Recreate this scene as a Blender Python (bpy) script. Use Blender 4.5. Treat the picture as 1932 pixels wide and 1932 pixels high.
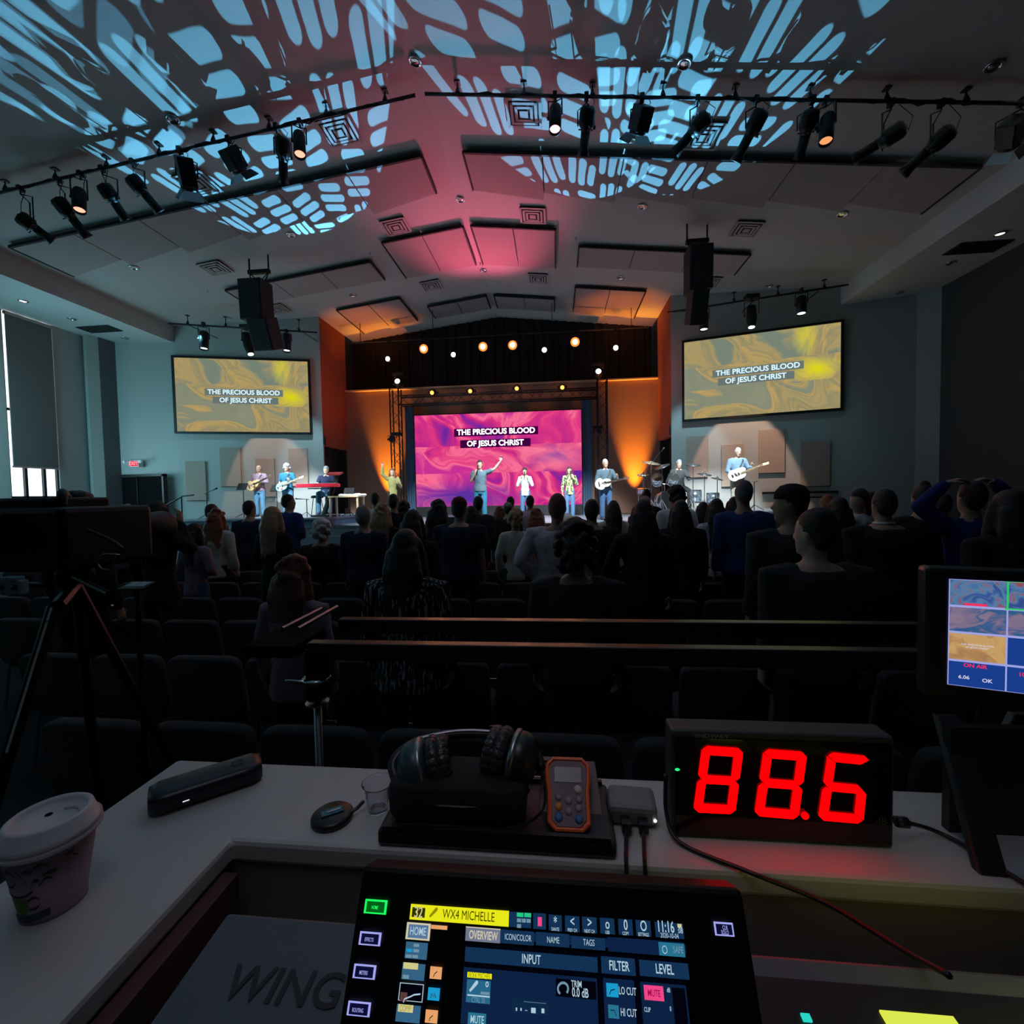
import bpy, math, random
import numpy as np
from mathutils import Vector as V, Matrix, Euler, noise
random.seed(7)
S=bpy.context.scene; COL=S.collection
for o in list(bpy.data.objects): bpy.data.objects.remove(o)
R=math.radians
# ---------------- camera (solved from the room's geometry) ----------------
FPX,YAW,PIT,ROL=850.75,.0989,.0375,-.0188
C0=V((2.265,0,1.9))
def _axes():
    cy,sy=math.cos(YAW),math.sin(YAW)
    fw=V((-sy*math.cos(PIT),cy*math.cos(PIT),-math.sin(PIT)))
    r=V((cy,sy,0)); u=r.cross(fw)
    return math.cos(ROL)*r+math.sin(ROL)*u,-math.sin(ROL)*r+math.cos(ROL)*u,fw
CR,CU,CF=_axes()
cam=bpy.data.cameras.new('camera'); co=bpy.data.objects.new('camera',cam); COL.objects.link(co)
cam.sensor_width=36; cam.lens=FPX/1932*36; cam.clip_start=.02; cam.clip_end=200
m=Matrix((CR,CU,-CF)).transposed().to_4x4(); m.translation=C0; co.matrix_world=m
S.camera=co
S.view_settings.view_transform='Standard'; S.view_settings.look='None'
S.view_settings.gamma=1; S.view_settings.use_curve_mapping=False; S.view_settings.exposure=0.0
w=bpy.data.worlds.new('world'); S.world=w; w.use_nodes=True
w.node_tree.nodes['Background'].inputs[0].default_value=(.55,.8,1,1)
w.node_tree.nodes['Background'].inputs[1].default_value=1.6      # overcast daylight outside the windows
# pixel -> world helpers: where a sight line meets a plane of the room
def ray(x,y): return CF+CR*((x-966)/FPX)-CU*((y-966)/FPX)
def aY(x,y,Y): d=ray(x,y); return C0+d*((Y-C0.y)/d.y)
def aZ(x,y,Z): d=ray(x,y); return C0+d*((Z-C0.z)/d.z)
def aX(x,y,X): d=ray(x,y); return C0+d*((X-C0.x)/d.x)
def zroof(x): return 9.165-.118*abs(x)
def aR(x,y,s):
    d=ray(x,y); return C0+d*((9.165-C0.z-.118*s*C0.x)/(d.z+.118*s*d.x))
# ---------------- lamps ----------------
def spot(name,loc,tgt,e,col,ang,blend=.3,rad=.05):
    l=bpy.data.lights.new(name,'SPOT'); l.energy=e; l.color=col; l.spot_size=R(ang); l.spot_blend=blend; l.shadow_soft_size=rad
    o=bpy.data.objects.new(name,l); COL.objects.link(o); o.location=loc
    o.rotation_euler=(V(tgt)-V(loc)).to_track_quat('-Z','Y').to_euler(); return o
def area(name,loc,tgt,e,col,sx,sy):
    l=bpy.data.lights.new(name,'AREA'); l.energy=e; l.color=col; l.shape='RECTANGLE'; l.size=sx; l.size_y=sy
    o=bpy.data.objects.new(name,l); COL.objects.link(o); o.location=loc
    o.rotation_euler=(V(tgt)-V(loc)).to_track_quat('-Z','Y').to_euler(); return o
class NG:
    "tiny node-tree helper"
    def __init__(s,nt): s.nt=nt; nt.nodes.clear()
    def n(s,t,**k):
        n=s.nt.nodes.new(t)
        for a,b in k.items():
            if a.startswith('i_'): n.inputs[int(a[2:])].default_value=b
            else: setattr(n,a,b)
        return n
    def l(s,a,b): s.nt.links.new(a,b)
    def m(s,op,a,b=None,c=None,clamp=False):
        n=s.nt.nodes.new('ShaderNodeMath'); n.operation=op; n.use_clamp=clamp
        for i,v in enumerate((a,b,c)):
            if v is None: continue
            if isinstance(v,(int,float)): n.inputs[i].default_value=v
            else: s.l(v,n.inputs[i])
        return n.outputs[0]
def gobo(lo,seed,scale=9.,strength=1.):
    "a pebble-weave pattern cut into the beam, as the metal gobo in the lamp does"
    l=lo.data; l.use_nodes=True; g=NG(l.node_tree); m=g.m
    out=g.n('ShaderNodeOutputLight'); em=g.n('ShaderNodeEmission'); g.l(em.outputs[0],out.inputs[0])
    tc=g.n('ShaderNodeTexCoord'); sp=g.n('ShaderNodeSeparateXYZ'); g.l(tc.outputs['Normal'],sp.inputs[0])
    az=m('MAXIMUM',m('ABSOLUTE',sp.outputs[2]),.01)
    u=m('MULTIPLY',m('DIVIDE',sp.outputs[0],az),scale); v=m('MULTIPLY',m('DIVIDE',sp.outputs[1],az),scale)
    cb=g.n('ShaderNodeCombineXYZ'); g.l(u,cb.inputs[0]); g.l(v,cb.inputs[1]); cb.inputs[2].default_value=seed
    ns=g.n('ShaderNodeTexNoise'); g.l(cb.outputs[0],ns.inputs[0]); ns.inputs['Scale'].default_value=.8
    mx=g.n('ShaderNodeVectorMath',operation='MULTIPLY_ADD'); g.l(ns.outputs['Color'],mx.inputs[0]); mx.inputs[1].default_value=(.14,.14,0); g.l(cb.outputs[0],mx.inputs[2])
    fl=g.n('ShaderNodeVectorMath',operation='MULTIPLY'); g.l(mx.outputs[0],fl.inputs[0]); fl.inputs[1].default_value=(1,1,0)
    so=g.n('ShaderNodeSeparateXYZ'); g.l(fl.outputs[0],so.inputs[0])
    X=m('ADD',so.outputs[0],seed*3.7); Yv=m('ADD',so.outputs[1],seed*1.3+20)
    col=m('FLOOR',X); wn=g.n('ShaderNodeTexWhiteNoise',noise_dimensions='1D'); g.l(col,wn.inputs['W'])
    Yv=m('ADD',Yv,wn.outputs[0]); row=m('FLOOR',Yv)
    cc=g.n('ShaderNodeCombineXYZ'); g.l(col,cc.inputs[0]); g.l(row,cc.inputs[1]); w2=g.n('ShaderNodeTexWhiteNoise',noise_dimensions='2D'); g.l(cc.outputs[0],w2.inputs['Vector'])
    sc=g.n('ShaderNodeSeparateColor'); g.l(w2.outputs['Color'],sc.inputs[0])
    lx=m('SUBTRACT',m('SUBTRACT',X,col),.5); ly=m('SUBTRACT',m('SUBTRACT',Yv,row),.5)
    ang=m('ADD',m('MULTIPLY',m('GREATER_THAN',sc.outputs[0],.5),1.5708),m('MULTIPLY',m('SUBTRACT',sc.outputs[1],.5),.5)); c=m('COSINE',ang); s_=m('SINE',ang)
    U=m('SUBTRACT',m('MULTIPLY',lx,c),m('MULTIPLY',ly,s_)); W=m('ADD',m('MULTIPLY',lx,s_),m('MULTIPLY',ly,c))
    P=.305; k=m('MINIMUM',m('MAXIMUM',m('ROUND',m('DIVIDE',W,P)),-1),1); b=m('SUBTRACT',W,m('MULTIPLY',k,P))
    hl=m('SUBTRACT',.31,m('MULTIPLY',m('ABSOLUTE',m('ADD',k,m('SUBTRACT',sc.outputs[2],.5))),.07))
    dx=m('MAXIMUM',m('SUBTRACT',m('ABSOLUTE',U),hl),0); d=m('SQRT',m('ADD',m('MULTIPLY',dx,dx),m('MULTIPLY',b,b)))
    hole=m('MULTIPLY',m('SUBTRACT',.122,d),60.,clamp=True)
    e=1
    r2=m('ADD',m('MULTIPLY',u,u),m('MULTIPLY',v,v))
    g.l(m('MULTIPLY',m('ADD',hole,.006),strength),em.inputs['Strength'])
    em.inputs[0].default_value=(*l.color,1)
CY=(.36,.74,.95)
def lighting():
    # moving heads on the truss throw the pattern over the ceiling
    def mh(name,src,az,el,e,ang,seed,sc,col=CY):
        a,b=R(az),R(el); d=V((math.sin(a)*math.cos(b),-math.cos(a)*math.cos(b),math.sin(b)))
        o=spot(name,src,V(src)+d*5,e,col,ang,.02,.005); gobo(o,seed,sc); return o
    mh('moving_head_lamp',(-3.8,16.2,4.2),2.5,25.5,11000,35,1,11.5)
    mh('moving_head_lamp',(-3.8,16.2,3.9),-7,20.5,5000,20,5,12)
    mh('moving_head_lamp',(3.8,16.2,4.2),-8,25,9500,29,2,12)
    mh('moving_head_lamp',(3.8,16.2,3.9),7.5,27.5,9500,23,3,12.5)
    # wall washers over the side screens, warm pool on the panels, cool edge
    for s in (-1,1):
        spot('wall_washer',(s*9.0,13.3,7.2),(s*8.8,15.1,4.0),200 if s<0 else 70,(.22,.80,1),95,1.0)
        spot('wall_washer',(s*7.6,13.0,7.3),(s*(8.2 if s>0 else 7.7),15.2,1.4),1100 if s>0 else 650,(1,.66,.50),36,.18)
        spot('wall_washer',(s*6.2,14.1,7.3),(s*6.6,15.3,1.0),700,(.45,.8,1),44,.5)
        # amber uplights on the back wall and its spill on the ceiling
        spot('uplight',(-4.45 if s<0 else 5.25,17.2,1.2),(-4.45 if s<0 else 5.25,17.72,4.2),3800,(1,.36,.02),36,1.0)
        spot('amber_wash',(s*4.2,15.8,4.0),(s*4.8,17.0,8.7),650,(1,.25,.03),50,.8)
        spot('red_wash',(s*3.2,14.5,5.2),(s*6.3,16.7,6.0),90,(1,.16,.06),60,.8)
    # added pink spots, boosting the video wall's weak glow on the ceiling
    spot('magenta_fill',(0,16.9,5.9),(.2,12.4,9.0),2100,(1,.13,.28),56,1.0,.3)
    spot('rose_fill',(0,15.0,5.0),(0,10.0,9.1),110,(1,.5,.55),80,1.0,.3)
    # key lights from the long pipe onto the singers
    for x,e,c in ((-3.4,7800,(.80,.93,1)),(1.8,9000,(.85,.95,1)),(4.6,7200,(.80,.93,1))):
        spot('stage_key',(x,8.75,7.35),(x*.75,14.3,1.9),e*.8,c,34,.7)
    spot('stage_key',(-6.2,8.75,7.2),(-6.3,14.2,1.9),6500,(.72,.9,1),26,.6); spot('stage_key',(6.5,8.75,7.2),(6.9,13.6,1.9),5500,(.75,.92,1),28,.6)
    spot('stage_key',(5.0,8.75,7.4),(5.5,13.5,1.8),5000,(.8,.95,1),22,.6); spot('stage_key',(-4.6,8.75,7.4),(-5.2,13.5,2.2),3500,(.6,.85,1),18,.6)
    spot('stage_back_light',(-1.4,16.4,7.0),(-2,13.6,1.1),1200,(.25,.6,1),60,.8); spot('stage_back_light',(1.9,16.4,7.0),(2.4,13.6,1.1),1200,(.25,.6,1),60,.8)
    # daylight through the tall windows of the left wall (most of them behind the frame's edge)
    area('window_daylight',(-12.8,10.2,3.6),(-8.6,14.6,3.6),250,(.26,.74,.90),3.6,4.4)
    area('window_daylight',(-12.85,3.5,4.2),(0,8,5.0),50,(.30,.74,.88),7.5,4.2)
    area('window_daylight',(-12.75,11.9,2.6),(-6,12.5,2.5),60,(.45,.8,1),1.1,.9)
    area('ambient_fill',(1,-3,8.3),(1,4,0),2.5,(.62,.66,.72),8,3)  # added fill behind the camera, raising the ambient level
    spot('desk_fill',(2.1,.15,3.1),(2.2,.66,1.4),10,(.90,.87,1),52,.9,.35)  # added desk spot, kept narrow so the crowd stays dark
    area('ambient_fill',(1.5,5.5,8.2),(1.5,5.5,0),15,(1,.82,.88),6,3)  # added lamp standing in for ceiling bounce on the chair tops
    area('ambient_fill',(9,9,8.0),(9,10,0),8,(.6,.75,.75),4,4)  # added dim fill over the right side
lighting()
# ---------------- materials ----------------
MATS={}
def mat(name,col,rough=.6,metal=0,emit=0,bump=0,bscale=40,var=0,spec=.5,alpha=1,trans=0,ecol=None):
    if name in MATS: return MATS[name]
    mt=bpy.data.materials.new(name); MATS[name]=mt; mt.use_nodes=True; nt=mt.node_tree; b=nt.nodes['Principled BSDF']
    c=(*col,1); b.inputs['Base Color'].default_value=c; b.inputs['Roughness'].default_value=rough; b.inputs['Metallic'].default_value=metal
    b.inputs['Specular IOR Level'].default_value=spec; b.inputs['Alpha'].default_value=alpha; b.inputs['Transmission Weight'].default_value=trans
    if emit: b.inputs['Emission Color'].default_value=(*(ecol or col),1); b.inputs['Emission Strength'].default_value=emit
    if bump or var:
        tc=nt.nodes.new('ShaderNodeTexCoord'); ns=nt.nodes.new('ShaderNodeTexNoise'); ns.inputs['Scale'].default_value=bscale; ns.inputs['Detail'].default_value=5
        nt.links.new(tc.outputs['Object'],ns.inputs['Vector'])
        if bump:
            bp=nt.nodes.new('ShaderNodeBump'); bp.inputs['Strength'].default_value=bump; bp.inputs['Distance'].default_value=.01
            nt.links.new(ns.outputs['Fac'],bp.inputs['Height']); nt.links.new(bp.outputs[0],b.inputs['Normal'])
        if var:
            mx=nt.nodes.new('ShaderNodeMix'); mx.data_type='RGBA'; nt.links.new(ns.outputs['Fac'],mx.inputs[0])
            mx.inputs[6].default_value=tuple(max(0,x*(1-var)) for x in col)+(1,); mx.inputs[7].default_value=tuple(min(1,x*(1+var)) for x in col)+(1,)
            nt.links.new(mx.outputs[2],b.inputs['Base Color'])
    return mt
def paint(name,col,**k): return mat(name,col,k.pop('rough',.8),bump=k.pop('bump',.12),bscale=k.pop('bscale',30),var=k.pop('var',.06),**k)
def glow(name,col,s): # things that give off light: lenses, screens, lit keys
    if name in MATS: return MATS[name]
    mt=bpy.data.materials.new(name); MATS[name]=mt; mt.use_nodes=True; g=NG(mt.node_tree)
    o=g.n('ShaderNodeOutputMaterial'); e=g.n('ShaderNodeEmission'); e.inputs[0].default_value=(*col,1); e.inputs[1].default_value=s; g.l(e.outputs[0],o.inputs[0]); return mt
def marble(name,stops,scale,seed,strength,size,blob=None):
    "moving-liquid video background shown on a screen"
    mt=bpy.data.materials.new(name); MATS[name]=mt; mt.use_nodes=True; g=NG(mt.node_tree)
    o=g.n('ShaderNodeOutputMaterial'); e=g.n('ShaderNodeEmission'); g.l(e.outputs[0],o.inputs[0]); e.inputs[1].default_value=strength
    tc=g.n('ShaderNodeTexCoord'); mp=g.n('ShaderNodeMapping'); g.l(tc.outputs['UV'],mp.inputs[0]); mp.inputs['Location'].default_value=(seed*1.7,seed*2.3,seed); mp.inputs['Scale'].default_value=(size[0]*scale,size[1]*scale,1)
    n1=g.n('ShaderNodeTexNoise'); g.l(mp.outputs[0],n1.inputs[0]); n1.inputs['Scale'].default_value=.8; n1.inputs['Detail'].default_value=2; n1.inputs['Distortion'].default_value=1.2
    ad=g.n('ShaderNodeVectorMath',operation='MULTIPLY_ADD'); g.l(n1.outputs['Color'],ad.inputs[0]); ad.inputs[1].default_value=(1.6,1.6,0); g.l(mp.outputs[0],ad.inputs[2])
    n2=g.n('ShaderNodeTexNoise'); g.l(ad.outputs[0],n2.inputs[0]); n2.inputs['Scale'].default_value=1.0; n2.inputs['Detail'].default_value=6; n2.inputs['Roughness'].default_value=.55; n2.inputs['Distortion'].default_value=2.2
    cr=g.n('ShaderNodeValToRGB'); g.l(n2.outputs['Fac'],cr.inputs[0]); el=cr.color_ramp.elements
    while len(el)<len(stops): el.new(.5)
    for x,(p,c) in zip(el,stops): x.position=p; x.color=(*c,1)
    if blob: # a brighter patch in the moving picture
        su=g.n('ShaderNodeSeparateXYZ'); g.l(tc.outputs['UV'],su.inputs[0]); dn=g.n('ShaderNodeSeparateColor'); g.l(n1.outputs['Color'],dn.inputs[0])
        a_=g.m('DIVIDE',g.m('SUBTRACT',su.outputs[0],blob[0]),blob[2]); b_=g.m('DIVIDE',g.m('SUBTRACT',su.outputs[1],blob[1]),blob[3])
        f=g.m('SUBTRACT',g.m('ADD',1,g.m('MULTIPLY',g.m('SUBTRACT',n2.outputs['Fac'],.5),2.5)),g.m('SQRT',g.m('ADD',g.m('MULTIPLY',a_,a_),g.m('MULTIPLY',b_,b_))),clamp=True)
        mx=g.n('ShaderNodeMix',data_type='RGBA'); g.l(f,mx.inputs[0]); g.l(cr.outputs[0],mx.inputs[6]); mx.inputs[7].default_value=(*blob[4],1); g.l(mx.outputs[2],e.inputs[0]); return mt
    g.l(cr.outputs[0],e.inputs[0]); return mt
# ---------------- geometry ----------------
class MB:
    def __init__(s): s.v=[]; s.f=[]
    def add(s,vs,fs):
        k=len(s.v); s.v+= [tuple(p) for p in vs]; s.f+=[tuple(i+k for i in f) for f in fs]; return s
    def box(s,c,d,rot=None,taper=1):
        c=V(c); x,y,z=(k/2 for k in d); vs=[]
        for zz in (-z,z):
            t=taper if zz>0 else 1
            for a,b in ((-x,-y),(x,-y),(x,y),(-x,y)): vs.append(V((a*t,b*t,zz)))
        if rot is not None:
            q=rot if isinstance(rot,Matrix) else Euler(rot).to_matrix(); vs=[q@p for p in vs]
        return s.add([p+c for p in vs],[(3,2,1,0),(4,5,6,7),(0,1,5,4),(1,2,6,5),(2,3,7,6),(3,0,4,7)])
    def rings(s,rs,cap=True):
        k=len(s.v); n=len(rs[0])
        for r in rs: s.v+=[tuple(p) for p in r]
        for i in range(len(rs)-1):
            a=k+i*n; b=a+n
            for j in range(n): s.f.append((a+j,a+(j+1)%n,b+(j+1)%n,b+j))
        if cap: s.f.append(tuple(k+j for j in reversed(range(n)))); e=k+(len(rs)-1)*n; s.f.append(tuple(e+j for j in range(n)))
        return s
    def tube(s,pts,rad,n=8,flat=1.,up=None,cap=True,rnd=False):
        pts=[V(p) for p in pts]; N=len(pts); rad=[rad]*N if isinstance(rad,(int,float)) else list(rad)
        if rnd: # rounded ends
            d0=(pts[0]-pts[1]).normalized(); d1=(pts[-1]-pts[-2]).normalized(); r0,r1=rad[0],rad[-1]
            pts=[pts[0]+d0*r0*.9,pts[0]+d0*r0*.55]+pts+[pts[-1]+d1*r1*.55,pts[-1]+d1*r1*.9]; rad=[r0*.4,r0*.83]+rad+[r1*.83,r1*.4]; N+=4
        rs=[]; px=None
        for i,p in enumerate(pts):
            t=(pts[min(i+1,N-1)]-pts[max(i-1,0)]); t=t.normalized() if t.length>1e-9 else V((0,0,1))
            if px is None:
                a=V(up) if up is not None else (V((0,0,1)) if abs(t.z)<.9 else V((0,1,0))); px=(a-t*a.dot(t)).normalized()
            else: px=(px-t*px.dot(t)).normalized()
            py=t.cross(px); rs.append([p+(px*math.cos(2*math.pi*j/n)*flat+py*math.sin(2*math.pi*j/n))*rad[i] for j in range(n)])
        return s.rings(rs,cap)
    def ell(s,c,r,n=12,k=8,rot=None):
        c=V(c); q=Euler(rot).to_matrix() if rot else None; rs=[]
        for i in range(k+1):
            a=math.pi*(i+.0001)/(k+.0002); z=-math.cos(a); rr=max(math.sin(a),.02); g=[]
            for j in range(n):
                b=2*math.pi*j/n; p=V((math.cos(b)*rr*r[0],math.sin(b)*rr*r[1],z*r[2])); g.append(c+(q@p if q else p))
            rs.append(g)
        return s.rings(rs)
    def lathe(s,prof,c=(0,0,0),n=24,axis=None):
        q=V((0,0,1)).rotation_difference(V(axis).normalized()).to_matrix() if axis is not None else Matrix.Identity(3)
        c=V(c); return s.rings([[c+q@V((r*math.cos(2*math.pi*j/n),r*math.sin(2*math.pi*j/n),z)) for j in range(n)] for r,z in prof])
    def zring(s,rs,n=16):  # (z,rx,ry,xo,yo)
        return s.rings([[V((xo+rx*math.cos(2*math.pi*j/n),yo+ry*math.sin(2*math.pi*j/n),z)) for j in range(n)] for z,rx,ry,xo,yo in rs])
    def prism(s,poly,dvec):
        n=len(poly); d=V(dvec); poly=[V(p) for p in poly]
        return s.add(poly+[p+d for p in poly],[tuple(range(n)),tuple(n+i for i in reversed(range(n)))]+[(i,n+i,n+(i+1)%n,(i+1)%n) for i in range(n)])
    def quad(s,a,b,c,d): return s.add((a,b,c,d),((0,1,2,3),))
    def off(s,o): s.v=[(p[0]+o[0],p[1]+o[1],p[2]+o[2]) for p in s.v]; return s
    def xf(s,M): s.v=[tuple(M@V(p)) for p in s.v]; return s
    def mesh(s,name='m',smooth=False):
        me=bpy.data.meshes.new(name); me.from_pydata(s.v,[],s.f)
        if smooth: me.polygons.foreach_set('use_smooth',[True]*len(me.polygons))
        return me
    def build(s,name,m,parent=None,smooth=False,bevel=0,world=True,fix=True):
        me=s.mesh(name,smooth); 
        if m: me.materials.append(m)
        return place(name,me,parent,bevel,world,fix)
def place(name,me,parent=None,bevel=0,world=True,fix=True):
    if fix:
        import bmesh
        b=bmesh.new(); b.from_mesh(me); bmesh.ops.recalc_face_normals(b,faces=b.faces[:]); b.to_mesh(me); b.free()
    o=bpy.data.objects.new(name,me); COL.objects.link(o)
    if parent is not None:
        o.parent=parent
        if world:
            top=parent
            while top.parent: top=top.parent
            me.transform(top.matrix_basis.inverted())
    if bevel:
        b=o.modifiers.new('bevel','BEVEL'); b.width=bevel; b.segments=2; b.limit_method='ANGLE'; b.angle_limit=R(40)
    return o
def tag(o,label=None,cat=None,group=None,kind=None):
    if label: o['label']=label
    if cat: o['category']=cat
    if group: o['group']=group
    if kind: o['kind']=kind
    return o
def thing(name,label,cat,loc=(0,0,0),rz=0,group=None):
    o=bpy.data.objects.new(name,None); COL.objects.link(o); o.location=loc; o.rotation_euler=(0,0,rz); o.empty_display_size=.1
    return tag(o,label,cat,group)
def copytree(o,parent=None):
    c=o.copy(); COL.objects.link(c); c.parent=parent
    for ch in list(o.children): copytree(ch,c)
    return c
def struct(name,mb,m,parent=None,**k):
    o=mb.build(name,m,parent,**k)
    if parent is None: o['kind']='structure'
    return o
ORD='first second third fourth fifth sixth seventh eighth ninth tenth eleventh twelfth thirteenth fourteenth fifteenth sixteenth seventeenth eighteenth nineteenth twentieth'.split()
def text(s,c,u,v,h,m,parent,name='lettering',bold=.0,depth=.0004,align='CENTER',cond=1.,sub=None,spacing=1.0):
    "flat lettering: c centre, u reading direction, v up"
    cu=bpy.data.curves.new('t','FONT'); cu.body=s; cu.size=1; cu.align_x=align; cu.align_y='CENTER'; cu.offset=bold; cu.extrude=0; cu.resolution_u=3; cu.space_character=spacing
    t=bpy.data.objects.new('t',cu); me=bpy.data.meshes.new_from_object(t); bpy.data.objects.remove(t); bpy.data.curves.remove(cu)
    u=V(u).normalized(); v=V(v); v=(v-u*v.dot(u)).normalized(); n=u.cross(v); k=h/.70
    M=Matrix((u*k*cond,v*k,n)).transposed().to_4x4(); M.translation=V(c)+n*depth
    me.transform(M); me.materials.append(m); return place(name,me,parent,fix=False)
# ======================= the setting =======================
wall=paint('wall paint grey',(.40,.40,.37)); ceilm=paint('ceiling paint',(.42,.39,.37),bscale=18); soff=paint('soffit paint',(.50,.48,.46))
rust=paint('rust wing paint',(.30,.075,.035)); back=paint('amber back wall paint',(.30,.15,.10),rough=.7); blackm=mat('black drape',(.010,.009,.011),.9,bump=.5,bscale=8)
carpet=mat('dark carpet',(.035,.033,.038),.95,bump=.6,bscale=300,var=.3); stagef=mat('stage deck boards',(.20,.22,.25),.35,bump=.1,bscale=60,var=.15)
blk=mat('black metal',(.012,.012,.013),.45,.3); blkp=mat('black plastic',(.014,.014,.016),.38); panelm=mat('panel fabric',(.40,.30,.24),.95,bump=.5,bscale=220,var=.12)
chrome=mat('chrome',(.75,.76,.78),.18,1); white=mat('white plastic',(.75,.74,.72),.45); steel=mat('brushed steel',(.35,.36,.38),.35,1)
struct('floor',MB().box((0,5,-.05),(27,27,.1)),carpet)
c=MB()
for s in (-1,1): # two slopes meeting at the ridge
    x=10.73; c.prism([(0,-7,9.165),(s*x,-7,zroof(x)),(s*x,17.62,zroof(x)),(0,17.62,9.165)][::s],(0,0,.12))
struct('ceiling',c,ceilm)
c=MB(); c.prism([(-6.13,17.62,zroof(6.13)),(6.13,17.62,zroof(6.13)),(6.13,18.6,zroof(6.13)-.05),(0,18.6,9.10),(-6.13,18.6,zroof(6.13)-.05)][:2]+[(6.13,18.6,8.41),(0,18.6,9.1),(-6.13,18.6,8.41)],(0,0,.1))
c=MB()
for s in (-1,1): c.prism([(0,17.6,9.165),(s*6.13,17.6,zroof(6.13)),(s*6.13,18.6,zroof(6.13)),(0,18.6,9.165)][::s],(0,0,.1))
struct('trim_1',c,ceilm)
for s,nm in ((-1,'left'),(1,'right')): # soffits along both sides
    c=MB(); c.box((s*11.95,5,7.35+.85),(2.42,19.0,1.7)); o=struct('trim_2' if s<0 else 'trim_3',c,soff); tag(o,None)
def wallp(name,pts,m,th,zb=0,zt=8.6):
    "vertical wall through plan points, thickness th"
    c=MB()
    for (a,b) in zip(pts[:-1],pts[1:]):
        a,b=V((*a,0)),V((*b,0)); n=(b-a).cross(V((0,0,1))).normalized()*th
        c.prism([a+V((0,0,zb)),b+V((0,0,zb)),b+n+V((0,0,zb)),a+n+V((0,0,zb))],(0,0,zt-zb))
    return struct(name,c,m)
wallp('wall_front_left',[(-6.14,15.71),(-10.75,14.50),(-12.6,14.15)],wall,.15,zt=8.8)
wallp('wall_front_right',[(12.45,13.97),(10.75,14.50),(6.14,15.71)],wall,.15,zt=8.8)
wallp('wall_return_left',[(-12.6,14.2),(-12.66,13.64)],paint('return paint',(.13,.13,.13)),.12,zt=7.4)
wallp('wall_column_left',[(-12.66,13.68),(-12.8,13.35)],wall,.2,zt=7.4)
wallp('wall_column_right',[(13.0,13.55),(12.45,13.97)],wall,.2,zt=7.4)
# right side wall, much darker than the left one
wallp('wall_right',[(12.95,-7),(12.95,13.6)],paint('dark side wall',(.045,.047,.05)),-.15,zt=8.2)
# left wall with a tall window bay
c=MB()
def wl(y0,y1,z0,z1): c.box((-13.05-.1,(y0+y1)/2,(z0+z1)/2),(.2,y1-y0,z1-z0))
wl(-7,11.3,0,7.4); wl(12.58,13.6,0,7.4); wl(11.3,12.58,0,1.7); 
struct('wall_left',c,wall)
wn=struct('window_1',MB().box((-13.2,11.94,4.55),(.03,1.4,5.8)),glow('bright overcast glass',(.80,.93,1),2.2))
fr=MB()
for y in (11.31,11.72,12.2,12.57): fr.box((-13.13,y,4.5),(.08,.07,5.8))
for z in (1.72,2.1,4.6): fr.box((-13.13,11.94,z),(.08,1.3,.07))
fr.build('window_frame',blk,wn)
bl=thing('roller_blind','taupe roller blind drawn down over the tall left window','blind',(-13.0,11.9,2.95))
MB().box((-13.0,11.93,5.12),(.03,1.16,4.3)).build('fabric',mat('blind cloth',(.17,.15,.14),.95,bump=.4,bscale=120),bl)
MB().tube([(-13,11.33,7.27),(-13,12.53,7.27)],.05,12).build('roller',steel,bl); MB().box((-13.0,11.93,2.97),(.045,1.18,.05)).build('bottom_bar',steel,bl)
for s in (-1,1):
    struct('wall_light_block',MB().box((s*13.5,15.9,4.5),(.15,6.8,9.2)).box((s*6.35,18.2,5.5),(.3,1.3,8)),blackm)  # added black boxes behind the gaps, keeping sky light out
struct('wall_light_block',MB().box((0,19.3,4.8),(27.2,.15,9.8)),blackm)  # added end sheet, blocks the sky behind the stage
wallp('wall_back',[(-13.1,-7.0),(13,-7.0)],paint('rear wall paint',(.07,.07,.07)),-.15,zt=9.3)
# rust coloured wings above the side-stage doorways
for s,nm in ((-1,'left'),(1,'right')):
    c=MB(); c.prism([(s*6.14,15.72,3.84),(s*6.14,17.7,3.84),(s*6.14,17.7,9),(s*6.14,15.72,9)],(s*.2,0,0)); struct('wall_wing_'+nm,c,rust)
    c=MB(); c.prism([(s*6.5,15.72,0),(s*6.5,17.9,0),(s*6.5,17.9,3.84),(s*6.5,15.72,3.84)],(s*.15,0,0)).box((s*6.3,15.8,4.0),(.4,.1,.3)); struct('wall_wing_doorway_'+nm,c,blackm)  # black sheet paints the darkness inside the open doorway
c=MB().box((0,17.76,3.65),(12.7,.16,5.06)); bw=struct('wall_stage',c,back)
MB().box((0,17.7,6.2),(12.26,.34,.05)).build('ledge',paint('ledge paint',(.6,.38,.25)),bw)
dr=MB() # black drapes high behind the lights, in folds
for i in range(123):
    x=-6.15+i*.1; dr.box((x,18.58+.03*math.sin(i*1.9),7.6),(.1,.06+.04*(i%2),3.1))
o=struct('wall_stage_upper',dr,blackm)
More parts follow.
